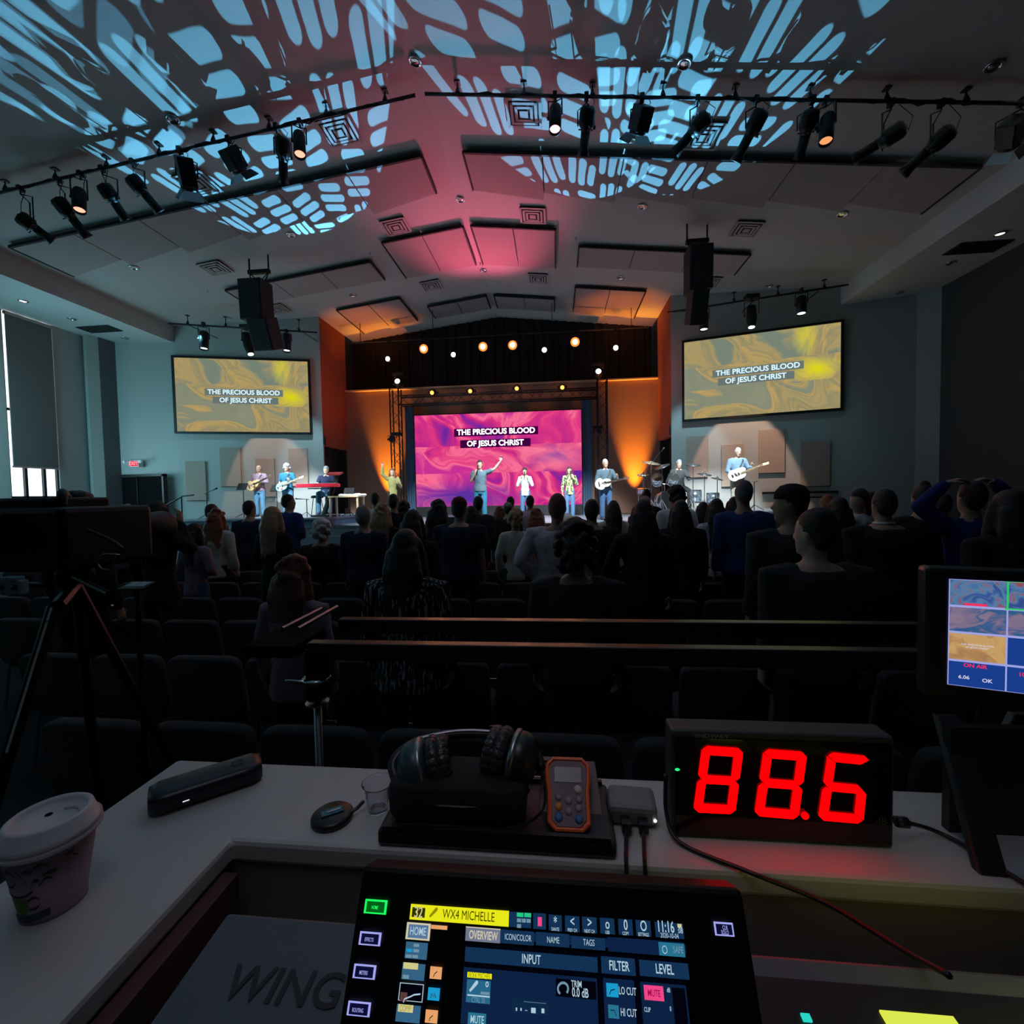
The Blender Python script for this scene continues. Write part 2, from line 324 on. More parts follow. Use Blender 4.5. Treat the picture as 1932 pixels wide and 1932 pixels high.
# stage, risers, steps
st=MB().box((0,15.3,.55),(24.8,5.6,1.1)); struct('trim_stage_platform',st,stagef)
nose=MB().box((0,12.5,1.08),(24.8,.05,.05)).build('stage_edge',steel); nose['kind']='structure'
for s,nm in ((-1,'left'),(1,'right')):
    x0,x1=(-9.2,-4.35) if s<0 else (4.75,9.9)
    def rp(k):
        z=1.1 if k else 1.28; e=.04*k; q=[(x0+e,12.5+e*2,z),(x1-e,12.5+e*2,z)]
        if s<0: q+=[(x1-e,15.4,z),(-6.3,15.4-e,z),(x0+e,14.7-e,z)]
        else: q+=[(x1-e,14.45-e,z),(6.3,15.4-e,z),(x0+e,15.4,z)]
        return q
    r=thing('stage_riser',f'low grey-blue deck riser under the {"guitarists and keyboard" if s<0 else "drum kit and bassist"}','riser',((x0+x1)/2,13.7,1.1))
    MB().prism(rp(0),(0,0,.06)).build('deck',stagef,r,bevel=.01); MB().prism(rp(1),(0,0,.18)).build('skirt',mat('riser skirt',(.12,.2,.26),.7),r)
for i,(z,y) in enumerate(((.82,12.35),(.55,12.05),(.27,11.75))):
    struct('trim_step',MB().box((-5.2,y,z/2),(3.2,.32,z)),stagef)
# dark doorway left
dd=MB().box((-12.0,14.22,1.38),(1.95,.25,2.76)); d_=struct('door_1',MB().box((-12.0,14.20,1.38),(1.9,.1,2.76)),mat('dark door',(.003,.003,.003),.9,spec=.1))
f_=MB(); 
for x in(-12.97,-11.03): f_.box((x,14.17,1.40),(.06,.16,2.86))
f_.box((-12,14.17,2.81),(2.0,.16,.08)).build('door_frame',blk,d_); MB().box((-12.0,14.13,1.38),(.02,.04,2.7)).build('meeting_stile',blk,d_); MB().tube([(-11.85,14.1,1.0),(-11.85,14.1,1.35)],.015,8).build('door_handle',steel,d_)
# ceiling clouds
cloudm=mat('cloud panel fabric',(.34,.27,.26),.95,bump=.35,bscale=160,var=.08); edgem=mat('cloud edge black',(.015,.013,.014),.8)
def cloud(name,s,x0,x1,y0,y1,label,nj=2,dy=0):
    c0=V((s*(x0+x1)/2,(y0+y1)/2,zroof((x0+x1)/2)-.1)); t=thing('ceiling_cloud',label,'acoustic panel',c0,0,'acoustic clouds under the ceiling')
    g=.012
    for k in range(nj):
        a=x0+(x1-x0)*k/nj+g; b=x0+(x1-x0)*(k+1)/nj-g
        MB().prism([V((s*a,y0+g,zroof(a)-.11)),V((s*b,y0+g,zroof(b)-.11)),V((s*b,y1+dy,zroof(b)-.11)),V((s*a,y1,zroof(a)-.11))][::s],(0,0,.05)).build('panel',cloudm,t,bevel=.006)
    MB().prism([V((s*x0,y0,zroof(x0)-.13)),V((s*x1,y0,zroof(x1)-.13)),V((s*x1,y0-.05,zroof(x1)-.13)),V((s*x0,y0-.05,zroof(x0)-.13))][::s],(0,0,.06)).build('front_edge',edgem,t)
    MB().prism([V((s*x0,y0,zroof(x0)-.12)),V((s*x0,y1,zroof(x0)-.12)),V((s*(x0-.03),y1,zroof(x0)-.12)),V((s*(x0-.03),y0,zroof(x0)-.12))],(0,0,.07)).build('side_edge',edgem,t)
    MB().prism([V((s*x1,y0,zroof(x1)-.12)),V((s*x1,y1+dy,zroof(x1)-.12)),V((s*(x1+.03),y1+dy,zroof(x1)-.12)),V((s*(x1+.03),y0,zroof(x1)-.12))],(0,0,.07)).build('side_edge',edgem,t)
for s,sd in ((-1,'left'),(1,'right')):
    cloud('a',s,.45,10.25,9.5,10.65,f'very long narrow ceiling panel crossing the whole {sd} slope behind the lighting pipe',6,.25)
    cloud('c',s,.12,2.33,12.1,14.1,f'large square ceiling panel just {sd} of the ridge in the middle row',2)
    cloud('e',s,3.0,7.5,12.85,13.95,f'long narrow ceiling panel beside the hanging speakers on the {sd} slope',3)
    cloud('g',s,3.0,5.25,15.3,17.3,f'square ceiling panel glowing orange near the {sd} stage wing',2,.3)
    cloud('h',s,.15,2.28,16.3,17.4,f'small shallow ceiling panel just {sd} of the ridge closest to the stage lights',2)
# diffusers and downlights
vm=paint('vent paint',(.38,.35,.34)); vd=mat('vent dark',(.02,.02,.022),.8)
def tilt(s,c): return Matrix.Translation(c)@Matrix.Rotation(s*math.atan(.118),4,'Y')
def vent(s,x,y,label):
    c=V((s*x,y,zroof(x)-.02)); t=thing('ceiling_vent',label,'vent',c,0,'square ceiling vents'); M=tilt(s,c)
    MB().box((0,0,0),(.62,.62,.02)).xf(M).build('backing',vd,t)
    for k,w_ in enumerate((.6,.44,.28)):
        f=MB()
        for sx,sy in ((1,0),(-1,0),(0,1),(0,-1)): f.box((sx*w_/2,sy*w_/2,-.03-.008*k),(.05 if sx else w_+.05,.05 if sy else w_+.05,.012))
        f.xf(M).build('louver_ring',vm,t)
    MB().box((0,0,-.05),(.15,.15,.012)).xf(M).build('center_plate',vm,t)
for s,sd in ((-1,'left'),(1,'right')):
    for x,y,d in ((1.78,8.55,'beside the ridge above the lighting pipe'),(1.78,11.63,'beside the ridge ahead of the square panel'),(1.78,14.97,'beside the ridge in the row nearest the stage'),(7.0,11.83,'outside the hanging speakers'),(7.0,14.6,'low on the slope close to the side screen'),(5.1,9.0,'half hidden by the lighting pipe lamps')): vent(s,x,y,f'square louvered vent on the {sd} slope, {d}')
def downlight(c,M,label,on=0):
    t=thing('downlight',label,'ceiling light',c,0,'recessed ceiling downlights')
    MB().lathe([(.11,0),(.11,-.02),(.085,-.025),(.08,0)],n=20).xf(M).build('trim_ring',chrome,t,smooth=True)
    MB().lathe([(.08,-.005),(.05,-.012),(.0,-.014)],n=20).xf(M).build('lens',glow('lamp on',(1,.85,.6),3) if on else chrome,t,smooth=True)
rows=[('near',7.6),('middle',11.15),('far',14.65)]
for rn,y in rows:
    for x in (-8.8,-4.37,.03,4.37,8.8):
        s=-1 if x<0 else 1; c=V((x,y,zroof(x)-.01))
        downlight(c,tilt(s,c),f'round chrome downlight {"at the ridge" if abs(x)<1 else ("high" if abs(x)<5 else "low")+" on the "+("left" if x<0 else "right")+" slope" if abs(x)>1 else "at the ridge"} in the {rn} row')
for sd,s in (('left',-1),('right',1)):
    for i,y in enumerate((10.95,12.18,13.82)):
        c=V((s*11.88,y,7.345)); downlight(c,Matrix.Translation(c),f'round downlight in the {sd} soffit, {("nearest","middle","farthest")[i]} of its row',on=(i==0))
    v=thing('soffit_grille',f'flat rectangular return grille in the underside of the {sd} soffit','vent',(s*11.9,13.0 if s<0 else 11.5,7.34))
    MB().box((s*11.9,13.0 if s<0 else 11.5,7.335),(1.1,.5,.02)).build('frame',vd,v)
    for k in range(8): MB().box((s*11.9,(13.0 if s<0 else 11.5)-.21+k*.06,7.32),(1.04,.02,.02)).build('louver',vd,v)
spr=[(2.95,10.9),(2.88,12.6),(.0,14.2),(6.6,13.3),(8.1,12.85)]
for s in (-1,1):
    for i,(x,y) in enumerate(spr):
        if x==0 and s>0: continue
        c=V((s*x,y,zroof(x)-.01)); o=MB().lathe([(.035,0),(.035,-.01),(.012,-.015),(.012,-.05),(.02,-.055),(0,-.06)],n=12).off(c).build('sprinkler_head',white,smooth=True)
        tag(o,f'tiny white sprinkler head on the {"left" if s<0 else "right"} ceiling slope, {ORD[i]} from the lighting pipe','sprinkler','sprinkler heads in the ceiling')
# exit sign
ex=thing('exit_sign','red lit exit sign with two lamp heads above the dark left door','sign',(-12.03,14.1,3.2))
MB().box((-12.03,14.15,3.21),(.36,.19,.22)).build('housing',white,ex,bevel=.01); MB().box((-12.03,14.05,3.21),(.31,.012,.17)).build('face',glow('exit face red',(.9,.02,.05),.9),ex)
text('EXIT',(-12.03,14.043,3.21),(1,0,0),(0,0,1),.11,glow('exit letters',(1,.45,.5),1.2),ex,bold=.02)
for s in(-1,1): MB().tube([(-12.03+s*.18,14.05,3.27),(-12.03+s*.27,14.02,3.28)],.02,8).lathe([(.03,-.05),(.06,.0),(.055,.02)],(-12.03+s*.3,14.0,3.27),14,(s*.3,-1,-.1)).build('lamp_head',white,ex,smooth=True)
# ======================= rigging, screens, stage gear =======================
lensoff=mat('lens dark',(.02,.02,.03),.1)
def clamp(mb,p,pz): mb.box((p.x,p.y,pz),(.06,.09,.1)).tube([(p.x,p.y,pz-.04),(p.x,p.y,p.z+.02)],.012,6)
def fixture(kind,A,B,pipez,label,lens=None,group=None,sc=1.,px=None,cat='stage light',name='stage_light',pipey=None):
    "A = rear end, B = lens end of the housing; hangs by a yoke from a pipe at height pipez"
    A,B=V(A),V(B); d=(B-A); L=d.length; d.normalize(); mid=A+d*L*.42
    top=V((mid.x if px is None else px,mid.y if pipey is None else pipey,pipez)); t=thing(name,label,cat,(top.x,top.y,pipez),0,group)
    M=V((0,0,1)).rotation_difference(d).to_matrix().to_4x4(); M.translation=A
    side=d.cross(V((0,0,1))); side=side.normalized() if side.length>.05 else V((1,0,0)); w_=.13*sc
    if kind=='ers':
        MB().lathe([(.02,0),(.10*sc,.02),(.12*sc,.06),(.12*sc,L*.36),(.10*sc,L*.42),(.075*sc,L*.46),(.075*sc,L*.52)],n=16).xf(M).build('housing',blk,t,smooth=True)
        MB().lathe([(.072*sc,L*.5),(.072*sc,L*.84),(.10*sc,L),(.092*sc,L),(.06*sc,L*.9)],n=16).xf(M).build('barrel',blk,t,smooth=True)
        f=MB()
        for k in range(6): f.lathe([(.128*sc,.07+k*.03),(.128*sc,.078+k*.03)],n=12).xf(Matrix.Identity(4))
        f.xf(M).build('cooling_fins',blk,t)
        MB().box((0,.0,L*.47),(.24*sc,.02,.02)).box((.0,.11*sc,L*.47),(.02,.06,.02)).xf(M).build('shutter_blades',steel,t)
        MB().lathe([(0,L*.97),(.085*sc,L*.97)],n=16).xf(M).build('lens',lens or lensoff,t)
    elif kind=='par':
        MB().lathe([(.02,0),(.09*sc,.01),(.105*sc,.05),(.105*sc,L),(.095*sc,L),(.09*sc,L*.85)],n=20).xf(M).build('housing',blk,t,smooth=True)
        MB().lathe([(0,L*.93),(.092*sc,L*.9)],n=20).xf(M).build('lens',lens or lensoff,t); w_=.12*sc
    elif kind=='fresnel':
        MB().box((0,0,L*.35),(.24*sc,.26*sc,L*.7)).xf(M).build('housing',blk,t,bevel=.02)
        MB().lathe([(.13*sc,L*.66),(.13*sc,L*.78),(.115*sc,L*.78)],n=18).xf(M).build('lens_ring',blk,t,smooth=True)
        MB().lathe([(0,L*.76),(.112*sc,L*.74)],n=18).xf(M).build('lens',lens or lensoff,t)
        for k in range(4):
            q=Matrix.Rotation(k*math.pi/2,4,'Z'); MB().add([(-.12*sc,.13*sc,L*.78),(.12*sc,.13*sc,L*.78),(.15*sc,.22*sc,L*1.0),(-.15*sc,.22*sc,L*1.0)],[(0,1,2,3)]).xf(M@q).build('barn_door',steel if k==0 else blk,t)
        w_=.16*sc
    elif kind=='mover':
        MB().zring([(0,.05,.06,0,0),(.03,.11*sc,.12*sc,0,0),(L*.6,.13*sc,.14*sc,0,0),(L*.9,.10*sc,.11*sc,0,0),(L,.09*sc,.09*sc,0,0)],16).xf(M).build('head',blk,t,smooth=True)
        MB().lathe([(0,L*1.01),(.075*sc,L*1.0),(.075*sc,L*1.02)],n=18).xf(M).build('lens',lens or lensoff,t); w_=.17*sc
        MB().box((top.x,top.y,pipez+.02),(.34*sc,.24*sc,.12)).build('base',blk,t,bevel=.01)
    c=MB(); c.box((top.x,top.y,pipez),(.07,.1,.1)); cz=pipez-.05
    c.build('clamp',blk,t)
    y=MB(); p1=mid+side*w_; p2=mid-side*w_; tp=V((top.x,top.y,cz-.05)) if abs(cz-.05-mid.z)>.05 else V((top.x,top.y,cz))
    y.tube([p1,V((p1.x,p1.y,(tp.z))),tp,V((p2.x,p2.y,tp.z)),p2],.013,6); y.tube([tp,(top.x,top.y,pipez)],.014,6)
    y.build('yoke',blk,t); MB().lathe([(.03,-.02),(.03,.02)],p1,10,side).build('knob',blk,t)
    if kind!='mover':
        a0=A+V((0,0,.02)); MB().tube([a0,a0+V((.05,.03,-.06)),V((a0.x+.1,a0.y,(a0.z+pipez)/2-.05)),V((top.x+.12,top.y,pipez-.03))],.006,6).build('power_cord',blk,t)
    return t
# long pipe following the two ceiling slopes
PY=8.0; PH=.2
def pz(x): return zroof(x)-PH
def pipe(x0,x1,y0,y1,z0,z1,label,drops,zt,lumps=0):
    t=thing('lighting_pipe',label,'pipe',((x0+x1)/2,(y0+y1)/2,(z0+z1)/2),0)
    MB().tube([(x0,y0,z0),(x1,y1,z1)],.028,12).build('tube',blk,t,smooth=True)
    P0,P1=V((x0,y0,z0)),V((x1,y1,z1))
    for k in range(drops):
        f=(k+.5)/drops; p=P0.lerp(P1,f); z2=zt(p.x)
        MB().tube([p,(p.x,p.y,z2)],.012,6).lathe([(.03,0),(.05,.02),(.02,.12)],(p.x,p.y,p.z+.0),8).box((p.x,p.y,z2-.01),(.1,.1,.02)).build('hanger',blk,t)
    if lumps:
        pts=[]; n=int((P1-P0).length/.22)
        for k in range(n+1):
            p=P0.lerp(P1,k/n); pts.append(p+V((0,-.03+.02*math.sin(k*2.3),-.02+.035*math.sin(k*1.7)+.015*math.cos(k*4.1))))
        MB().tube(pts,.014,6).build('cable_loom',blkp,t)
    return t
zt=lambda x: zroof(x)
pipe(-9.95,-.1,PY,PY,pz(9.95),pz(.1),'long black lighting pipe under the left ceiling slope with its lamps',9,zt,1)
pipe(.08,10.5,PY,PY,pz(.08),pz(10.5),'long black lighting pipe under the right ceiling slope with its lamps',9,zt,1)
GP='lamps on the long ceiling pipe'
warm=glow('lens warm pink',(1,.42,.28),1.6); orange=glow('lens orange',(1,.33,.12),1.2); pinkl=glow('lens rose',(1,.55,.62),1.8)
LL=[('ers',(32,405),(100,455)),('ers',(105,372),(165,448)),('par',(150,358),(150,398)),('ers',(192,345),(238,415)),('ers',(243,330),(302,400)),('fresnel',(345,285),(362,378)),('fresnel',(428,278),(462,338)),('ers',(533,256),(535,345)),('par',(564,252),(566,293)),
('par',(1048,202),(1047,246)),('ers',(1110,198),(1100,295)),('fresnel',(1216,196),(1198,268)),('ers',(1338,215),(1273,288)),('ers',(1440,205),(1388,305)),('ers',(1532,200),(1508,300)),('par',(1562,218),(1558,268)),('ers',(1710,238),(1608,302)),('ers',(1800,240),(1703,328)),('fresnel',(1912,225),(1903,290))]
dz={'ers':.42,'par':-.10,'fresnel':.35}
desc={'ers':'long-nosed spotlight','par':'short can light','fresnel':'boxy light with barn doors'}
cnt=0
for i,(k,a,b) in enumerate(LL):
    side='left' if i<9 else 'right'; n=i if i<9 else i-9; A=aY(*a,PY); B=aY(*b,PY+dz[k]); A.z=min(A.z,pz(A.x)-.12)
    frm='wall' if side=='left' else 'ridge'
    fixture(k,A,B,pz(A.x),f'{desc[k]}, {ORD[n]} lamp from the {frm} on the {side} ceiling pipe',lens={2:warm,8:warm,9:pinkl,15:orange}.get(i),sc=1.1 if k!='par' else .98,group=GP,pipey=PY)
# side pipes over the projection screens, three washers each
cool=glow('lens cool white',(.85,.95,1),6)
pl=pipe(-9.95,-5.6,13.45,14.55,7.57,7.44,'black pipe with three lamps above the left projection screen',4,lambda x:7.85)
pr_=pipe(5.95,10.5,14.72,13.75,7.52,7.62,'black pipe with three lamps above the right projection screen',4,lambda x:7.85)
for pp,xs in ((pl,(-9.4,-7.8,-6.2)),(pr_,(6.6,8.2,9.8))):
    for x in xs:
        y0=13.45+(x+9.95)/4.35*1.1 if x<0 else 14.72-(x-5.95)/4.55*.97; MB().tube([(x,y0,7.55),(x,15.71-1.21*(abs(x)-6.14)/4.61,7.55)],.014,6).build('wall_arm',blk,pp)
MB().tube([(5.8,14.72,7.52),(6.35,14.72,7.52)],.02,8).build('end_bar',blk,pr_)
for i,(x,y,Y,k,pzz) in enumerate(((385,626,13.6,'par',7.54),(463,628,14.0,'mover',7.5),(541,630,14.35,'par',7.46),(1328,590,14.5,'par',7.54),(1418,577,14.2,'mover',7.58),(1512,560,13.9,'par',7.6))):
    A=aY(x,y,Y); B=aY(x+(10 if i==1 else 0),y+(40 if k=='mover' else 33),Y-.08)
    fixture(k,A,B,pzz,f'{"square-bodied dark" if k=="mover" else "round"} wall light with a bright white lens, {("leftmost","middle","rightmost")[i%3]} of three over the {"left" if i<3 else "right"} screen',lens=cool,group='lamps over the projection screens',sc=1.25 if k=='par' else 1.1)
# projection screens
gold=[(.0,(.12,.17,.14)),(.41,(.16,.20,.15)),(.46,(.36,.27,.11)),(.5,(.24,.22,.12)),(.54,(.42,.29,.10)),(.59,(.19,.215,.15)),(1,(.36,.30,.17))]
magenta=[(0,(.08,.02,.30)),(.36,(.16,.02,.34)),(.44,(.50,.02,.24)),(.5,(.75,.04,.22)),(.55,(.95,.16,.30)),(.62,(.60,.03,.28)),(1,(.26,.05,.42))]
def uvquad(name,c4,m,parent):
    me=bpy.data.meshes.new(name); me.from_pydata([tuple(p) for p in c4],[],[(0,1,2,3)]); uv=me.uv_layers.new()
    for i,t in enumerate(((0,0),(1,0),(1,1),(0,1))): uv.data[i].uv=t
    me.materials.append(m); return place(name,me,parent,fix=False)
def vscreen(name,label,BL,BR,TR,TL,stops,st,lines,th,tx,frame=.07,yellow=False,strip=(.02,.02,.04)):
    BL,BR,TR,TL=map(V,(BL,BR,TR,TL)); n=(BR-BL).cross(TL-BL).normalized(); u=(BR-BL); v=(TL-BL); W,H=u.length,v.length; un,vn=u.normalized(),v.normalized()
    t=thing(name,label,'screen',(BL+BR)/2)
    P=lambda a,b,z=0:BL+u*a+v*b+n*z
    if frame:
        MB().prism([P(0,0,-.01),P(1,0,-.01),P(1,1,-.01),P(0,1,-.01)],-n*.05).build('backing',blk,t)
        for nm,q in (('frame_bar',((-frame/W,-frame/H),(1+frame/W,0))),('frame_bar',((-frame/W,1),(1+frame/W,1+frame/H))),('frame_bar',((-frame/W,0),(0,1))),('frame_bar',((1,0),(1+frame/W,1)))):
            (a,b),(c_,d)=q; MB().prism([P(a,b,-.05),P(c_,b,-.05),P(c_,d,-.05),P(a,d,-.05)],n*.1).build(nm,blk,t)
    bands=((0,.36),(.36,.655),(.655,1))
    for i,(a,b) in enumerate(bands):
        uvquad('picture_band',(P(0,a),P(1,a),P(1,b),P(0,b)),marble(name+str(i)+label[:8],stops,.2,1.3+i*2.1 if i!=2 else 1.9,st,(W,H*(b-a)),blob=({1:(.86,.45,.16,.55,(.62,.56,.01)),2:(.78,.55,.09,.8,(.60,.52,.03))}.get(i) if yellow else {1:(.85,.5,.3,.8,(.95,.22,.34)),0:(.3,.2,.5,.5,(.10,.03,.34))}.get(i))),t)
    for i,(s_,hh,cx_,cy_) in enumerate(lines):
        wv=len(s_)*th*.86/2+.05; c0=P(cx_,cy_,.006); 
        MB().add([c0-un*wv-vn*th*.75,c0+un*wv-vn*th*.75,c0+un*wv+vn*th*.75,c0-un*wv+vn*th*.75],[(0,1,2,3)]).build('caption_strip',glow('strip'+label[:8],strip,1),t,fix=False)
        text(s_,c0,un,vn,th,tx,t,'caption',bold=.028,depth=.006)
    return t
txt=glow('caption light',(.62,.86,.95),1.15); txw=glow('caption white',(1,.95,1),2.2)
L1,L2='THE PRECIOUS BLOOD','OF JESUS CHRIST'
vscreen('projection_screen','wide framed projection screen with gold marbled picture and lyrics, on the left wall',(-10.72,14.45,4.31),(-6.53,15.56,4.29),(-6.53,15.56,6.81),(-10.72,14.45,6.83),gold,1.12,[(L1,0,.505,.545),(L2,0,.515,.435)],.158,txt,yellow=True,strip=(.14,.17,.16))
vscreen('projection_screen','wide framed projection screen with gold marbled picture and lyrics, on the right wall',(6.53,15.56,4.29),(10.72,14.45,4.31),(10.72,14.45,6.83),(6.53,15.56,6.81),gold,1.15,[(L1,0,.49,.555),(L2,0,.48,.445)],.158,txt,yellow=True,strip=(.14,.17,.16))
ld=vscreen('video_wall','large magenta LED video wall with lyrics behind the singers',(-3.24,17.38,1.50),(3.24,17.38,1.50),(3.24,17.38,5.08),(-3.24,17.38,5.08),magenta,1.0,[(L1,0,.495,.80),(L2,0,.49,.675)],.205,txw,frame=.03,strip=(.05,.0,.05))
for s in(-1,1):
    f=MB()
    for k in range(4): f.prism([(s*(3.28+k*.09),17.42,1.1),(s*(3.28+k*.09+.085),17.42+.02*(k%2),1.1),(s*(3.28+k*.09+.085),17.47,1.1),(s*(3.28+k*.09),17.47,1.1)],(0,0,4.4))
    tag(f.build('side_drape',mat('side drape blue-lit',(.05,.09,.16),.8)),f'narrow blue-lit black drape beside the {"left" if s<0 else "right"} edge of the video wall','drape')  # blue stage light on black cloth, put into its colour
MB().box((0,17.36,1.30),(6.5,.1,.38)).build('plinth',blk,ld)
# acoustic wall panels
def wpoint(x,z,o=.0):
    s=1 if x>0 else -1; f=(abs(x)-6.14)/(10.75-6.14); n=V((-s*.254,-.967,0)); return V((x,15.71-1.21*f,z))+n*o
pnl=[(583,543,838,916,'highest, nearest the stage'),(525,482,862,905,'low, half behind the guitarists'),(462,418,838,917,'tall, above the acoustic guitarist'),(397,355,863,945,'lowest, nearest the exit door')]
for s in (-1,1):
    spec=((6.66,7.28,3.05),(7.75,8.36,2.68),(8.82,9.47,3.07),(9.93,10.55,2.60)) if s<0 else ((6.60,7.22,3.05),(7.62,8.25,2.72),(8.65,9.35,3.12),(9.75,10.5,2.68))
    for (a,b,zc),d in zip(spec,('nearest the stage opening','second from the stage opening','third from the stage opening','farthest from the stage opening')):
        n=V((-s*.254,-.967,0)); h=.68; p=[wpoint(s*a,zc-h,.01),wpoint(s*b,zc-h,.01),wpoint(s*b,zc+h,.01),wpoint(s*a,zc+h,.01)]
        t=thing('wall_panel',f'upright tan fabric wall panel {d} on the {"left" if s<0 else "right"} wall','acoustic panel',p[0].lerp(p[1],.5))
        MB().prism(p,n*.055).build('fabric_face',panelm,t,bevel=.008)
        MB().prism([p[0]-V((0,0,.015)),p[1]-V((0,0,.015)),p[1],p[0]],n*.058).build('bottom_trim',blk,t)
tag(MB().prism([wpoint(8.75,1.78,.02),wpoint(10.7,1.78,.02),wpoint(10.7,1.85,.02),wpoint(8.75,1.85,.02)],V((-.254,-.967,0))*.08).build('wall_rail',blk),'thin black horizontal rail on the right wall below the tan panels','rail')
# box truss portal around the video wall
def truss(name,A,B,w,label,up=(0,0,1),m=blk):
    A,B=V(A),V(B); d=(B-A); L=d.length; dn=d.normalized(); a=V((0,1,0)); b=dn.cross(a).normalized(); t=thing(name,label,'truss',(A+B)/2)
    cs=[a*w/2*i+b*w/2*j for i,j in((-1,-1),(1,-1),(1,1),(-1,1))]
    for c in cs: MB().tube([A+c,B+c],.028,8).build('chord',m,t,smooth=True)
    n=max(2,int(L/w/1.1)); br=MB()
    for k in range(n):
        p,q=A+d*(k/n),A+d*((k+1)/n)
        for i in range(4):
            c,e=cs[i],cs[(i+1)%4]; br.tube([p+c,q+e] if k%2 else [p+e,q+c],.011,5,cap=False)
    o=br.build('bracing',m,t); o['kind']='stuff'; return t
trm=mat('truss black',(.045,.04,.045),.35,.6)
truss('truss_tower',(-3.9,17.15,1.12),(-3.9,17.15,6.1),.34,'black box truss tower left of the video wall',m=trm)
truss('truss_tower',(4.0,17.15,1.12),(4.0,17.15,6.1),.34,'black box truss tower right of the video wall',m=trm)
truss('truss_beam',(-3.72,17.15,5.62),(3.82,17.15,5.62),.34,'black box truss beam across the top of the video wall',m=trm)
am=glow('lens amber',(1,.30,.06),3.4); wh=glow('lens white',(.9,.96,1),5); amb=glow('lens amber bright',(1,.40,.08),14)
for i,p in enumerate(((815,741),(887,738),(975,733),(1061,731))):
    c=aY(*p,16.9); fixture('mover',c+V((0,.28,.10)),c,5.86,f'amber glowing moving light on the truss beam, {ORD[i]} from the left',lens=am,group='amber movers on the truss',px=c.x,pipey=17.15)
    l=spot('amber_mover_glow',c+V((0,-.1,0)),c+V((0,-3,-1.2)),60,(1,.4,.1),70,.8)
    spot('amber_truss_spill',c+V((.0,-.35,.5)),c+V((0,.3,-.2)),14,(1,.35,.08),100,1)
for s,c in ((-1,V((-3.72,16.95,6.33))),(1,V((3.86,16.95,6.36)))):
    fixture('mover',c+V((0,.3,-.08)),c+V((0,-.05,0)),6.62,f'moving head light with a white lens on top of the {"left" if s<0 else "right"} truss tower',lens=wh,px=c.x,pipey=17.12,sc=1.3,group='movers on the truss towers')
    fixture('mover',V((s*3.8,16.5,4.03)),V((s*3.8,16.3,4.1)),4.3,f'small dark projector light clamped halfway up the {"left" if s<0 else "right"} truss tower',px=s*3.8,pipey=16.9)
# lamps hung on the pipe in front of the black drapes
tp=thing('lighting_pipe','black pipe carrying eight bright lamps in front of the black drapes','pipe',(0,16.6,7.75))
MB().tube([(-5.6,16.6,7.75),(5.6,16.6,7.75)],.03,10).build('tube',blk,tp)
for x in (-5,-2.2,2.2,5): MB().tube([(x,16.6,7.75),(x,16.6,zroof(x))],.012,6).build('hanger',blk,tp)
for i,(px_,py_,w_) in enumerate(((731,677,0),(799,658,1),(855,669,0),(911,654,1),(967,651,1),(1027,660,0),(1085,645,1),(1162,656,0))):
    c=aY(px_,py_,16.45); fixture('par',c+V((0,.3,.06)),c,7.75,f'{"large amber" if w_ else "small white"} lamp facing the seats from the high stage pipe, {ORD[i]} from the left',lens=glow('lens halo orange',(1,.17,.02),2.2) if w_ else wh,px=c.x,pipey=16.6,sc=1.75 if w_ else .95,group='lamps on the high stage pipe')  # halo around each amber lamp is painted as an orange lens disc
    if w_:
        MB().lathe([(0,0),(.095,0)],c+V((0,-.012,-.002)),20,(0,-1,-.15)).build('hot_core',glow('lens hot core',(1,.72,.42),9),[o for o in S.objects if o.name.startswith('stage_light') and o.parent is None][-1])
        spot('amber_blinder_spill',c+V((0,.3,.0)),c+V((0,2,-.1)),10,(1,.10,.02),100,1)
# hanging speakers
def speaker(pts,label):
    t=thing('hanging_speaker',label,'speaker',aY(*pts[0],11.5))
    (bx0,by0,bx1,by1),(ax0,ay0,ax1,ay1),(cx0,cy0,cx1,cy1)=pts[1:]
    def bx(nm,x0,y0,x1,y1,tl,dep=.55):
        a,b=aY(x0,y0,11.5),aY(x1,y1,11.5); c=(a+b)/2+V((0,dep/2,0)); w_,h_=abs(b.x-a.x)-.03,abs(a.z-b.z); 
        o=MB().box(c,(w_,dep,h_),(tl,0,0)).build(nm,mat('speaker box',(.016,.016,.018),.6,bump=.3,bscale=200),t,bevel=.02)
        MB().box(c,(w_-.08,dep+.03,h_-.08),(tl,0,0)).build('grille',mat('speaker grille',(.01,.01,.011),.8,bump=1,bscale=500),t); return c,w_,h_
    c,w_,h_=bx('upper_cabinet',ax0,ay0,ax1,ay1,.05); c2,_,_=bx('lower_cabinet',cx0,cy0,cx1,cy1,.38)
    a,b=aY(bx0,by0,11.5),aY(bx1,by1,11.5); zt_=c.z+h_/2; Y=c.y
    MB().box(((a.x+b.x)/2,Y,(a.z+b.z)/2+.02),(abs(b.x-a.x),.1,.1)).build('rigging_beam',blk,t)
    for x in (a.x+.03,b.x-.03):
        MB().tube([(x,Y,(a.z+b.z)/2),(x,Y,zroof(x))],.022,8).build('hanger_rod',blk,t)
        MB().tube([(x,Y,(a.z+b.z)/2),(c.x+(x-c.x)*.7,Y,zt_)],.016,6).tube([(x,Y,(a.z+b.z)/2),((a.x+b.x)/2,Y,zt_)],.012,6).build('sling',blk,t)
    MB().box(((c.x+c2.x)/2,c.y,(c.z+c2.z)/2),(.3,.3,.3)).build('coupler',blk,t)
speaker(((470,595),(455,490,497,520),(447,525,495,598),(468,596,510,652)),'two black loudspeaker cabinets hung one under the other from the left ceiling slope')
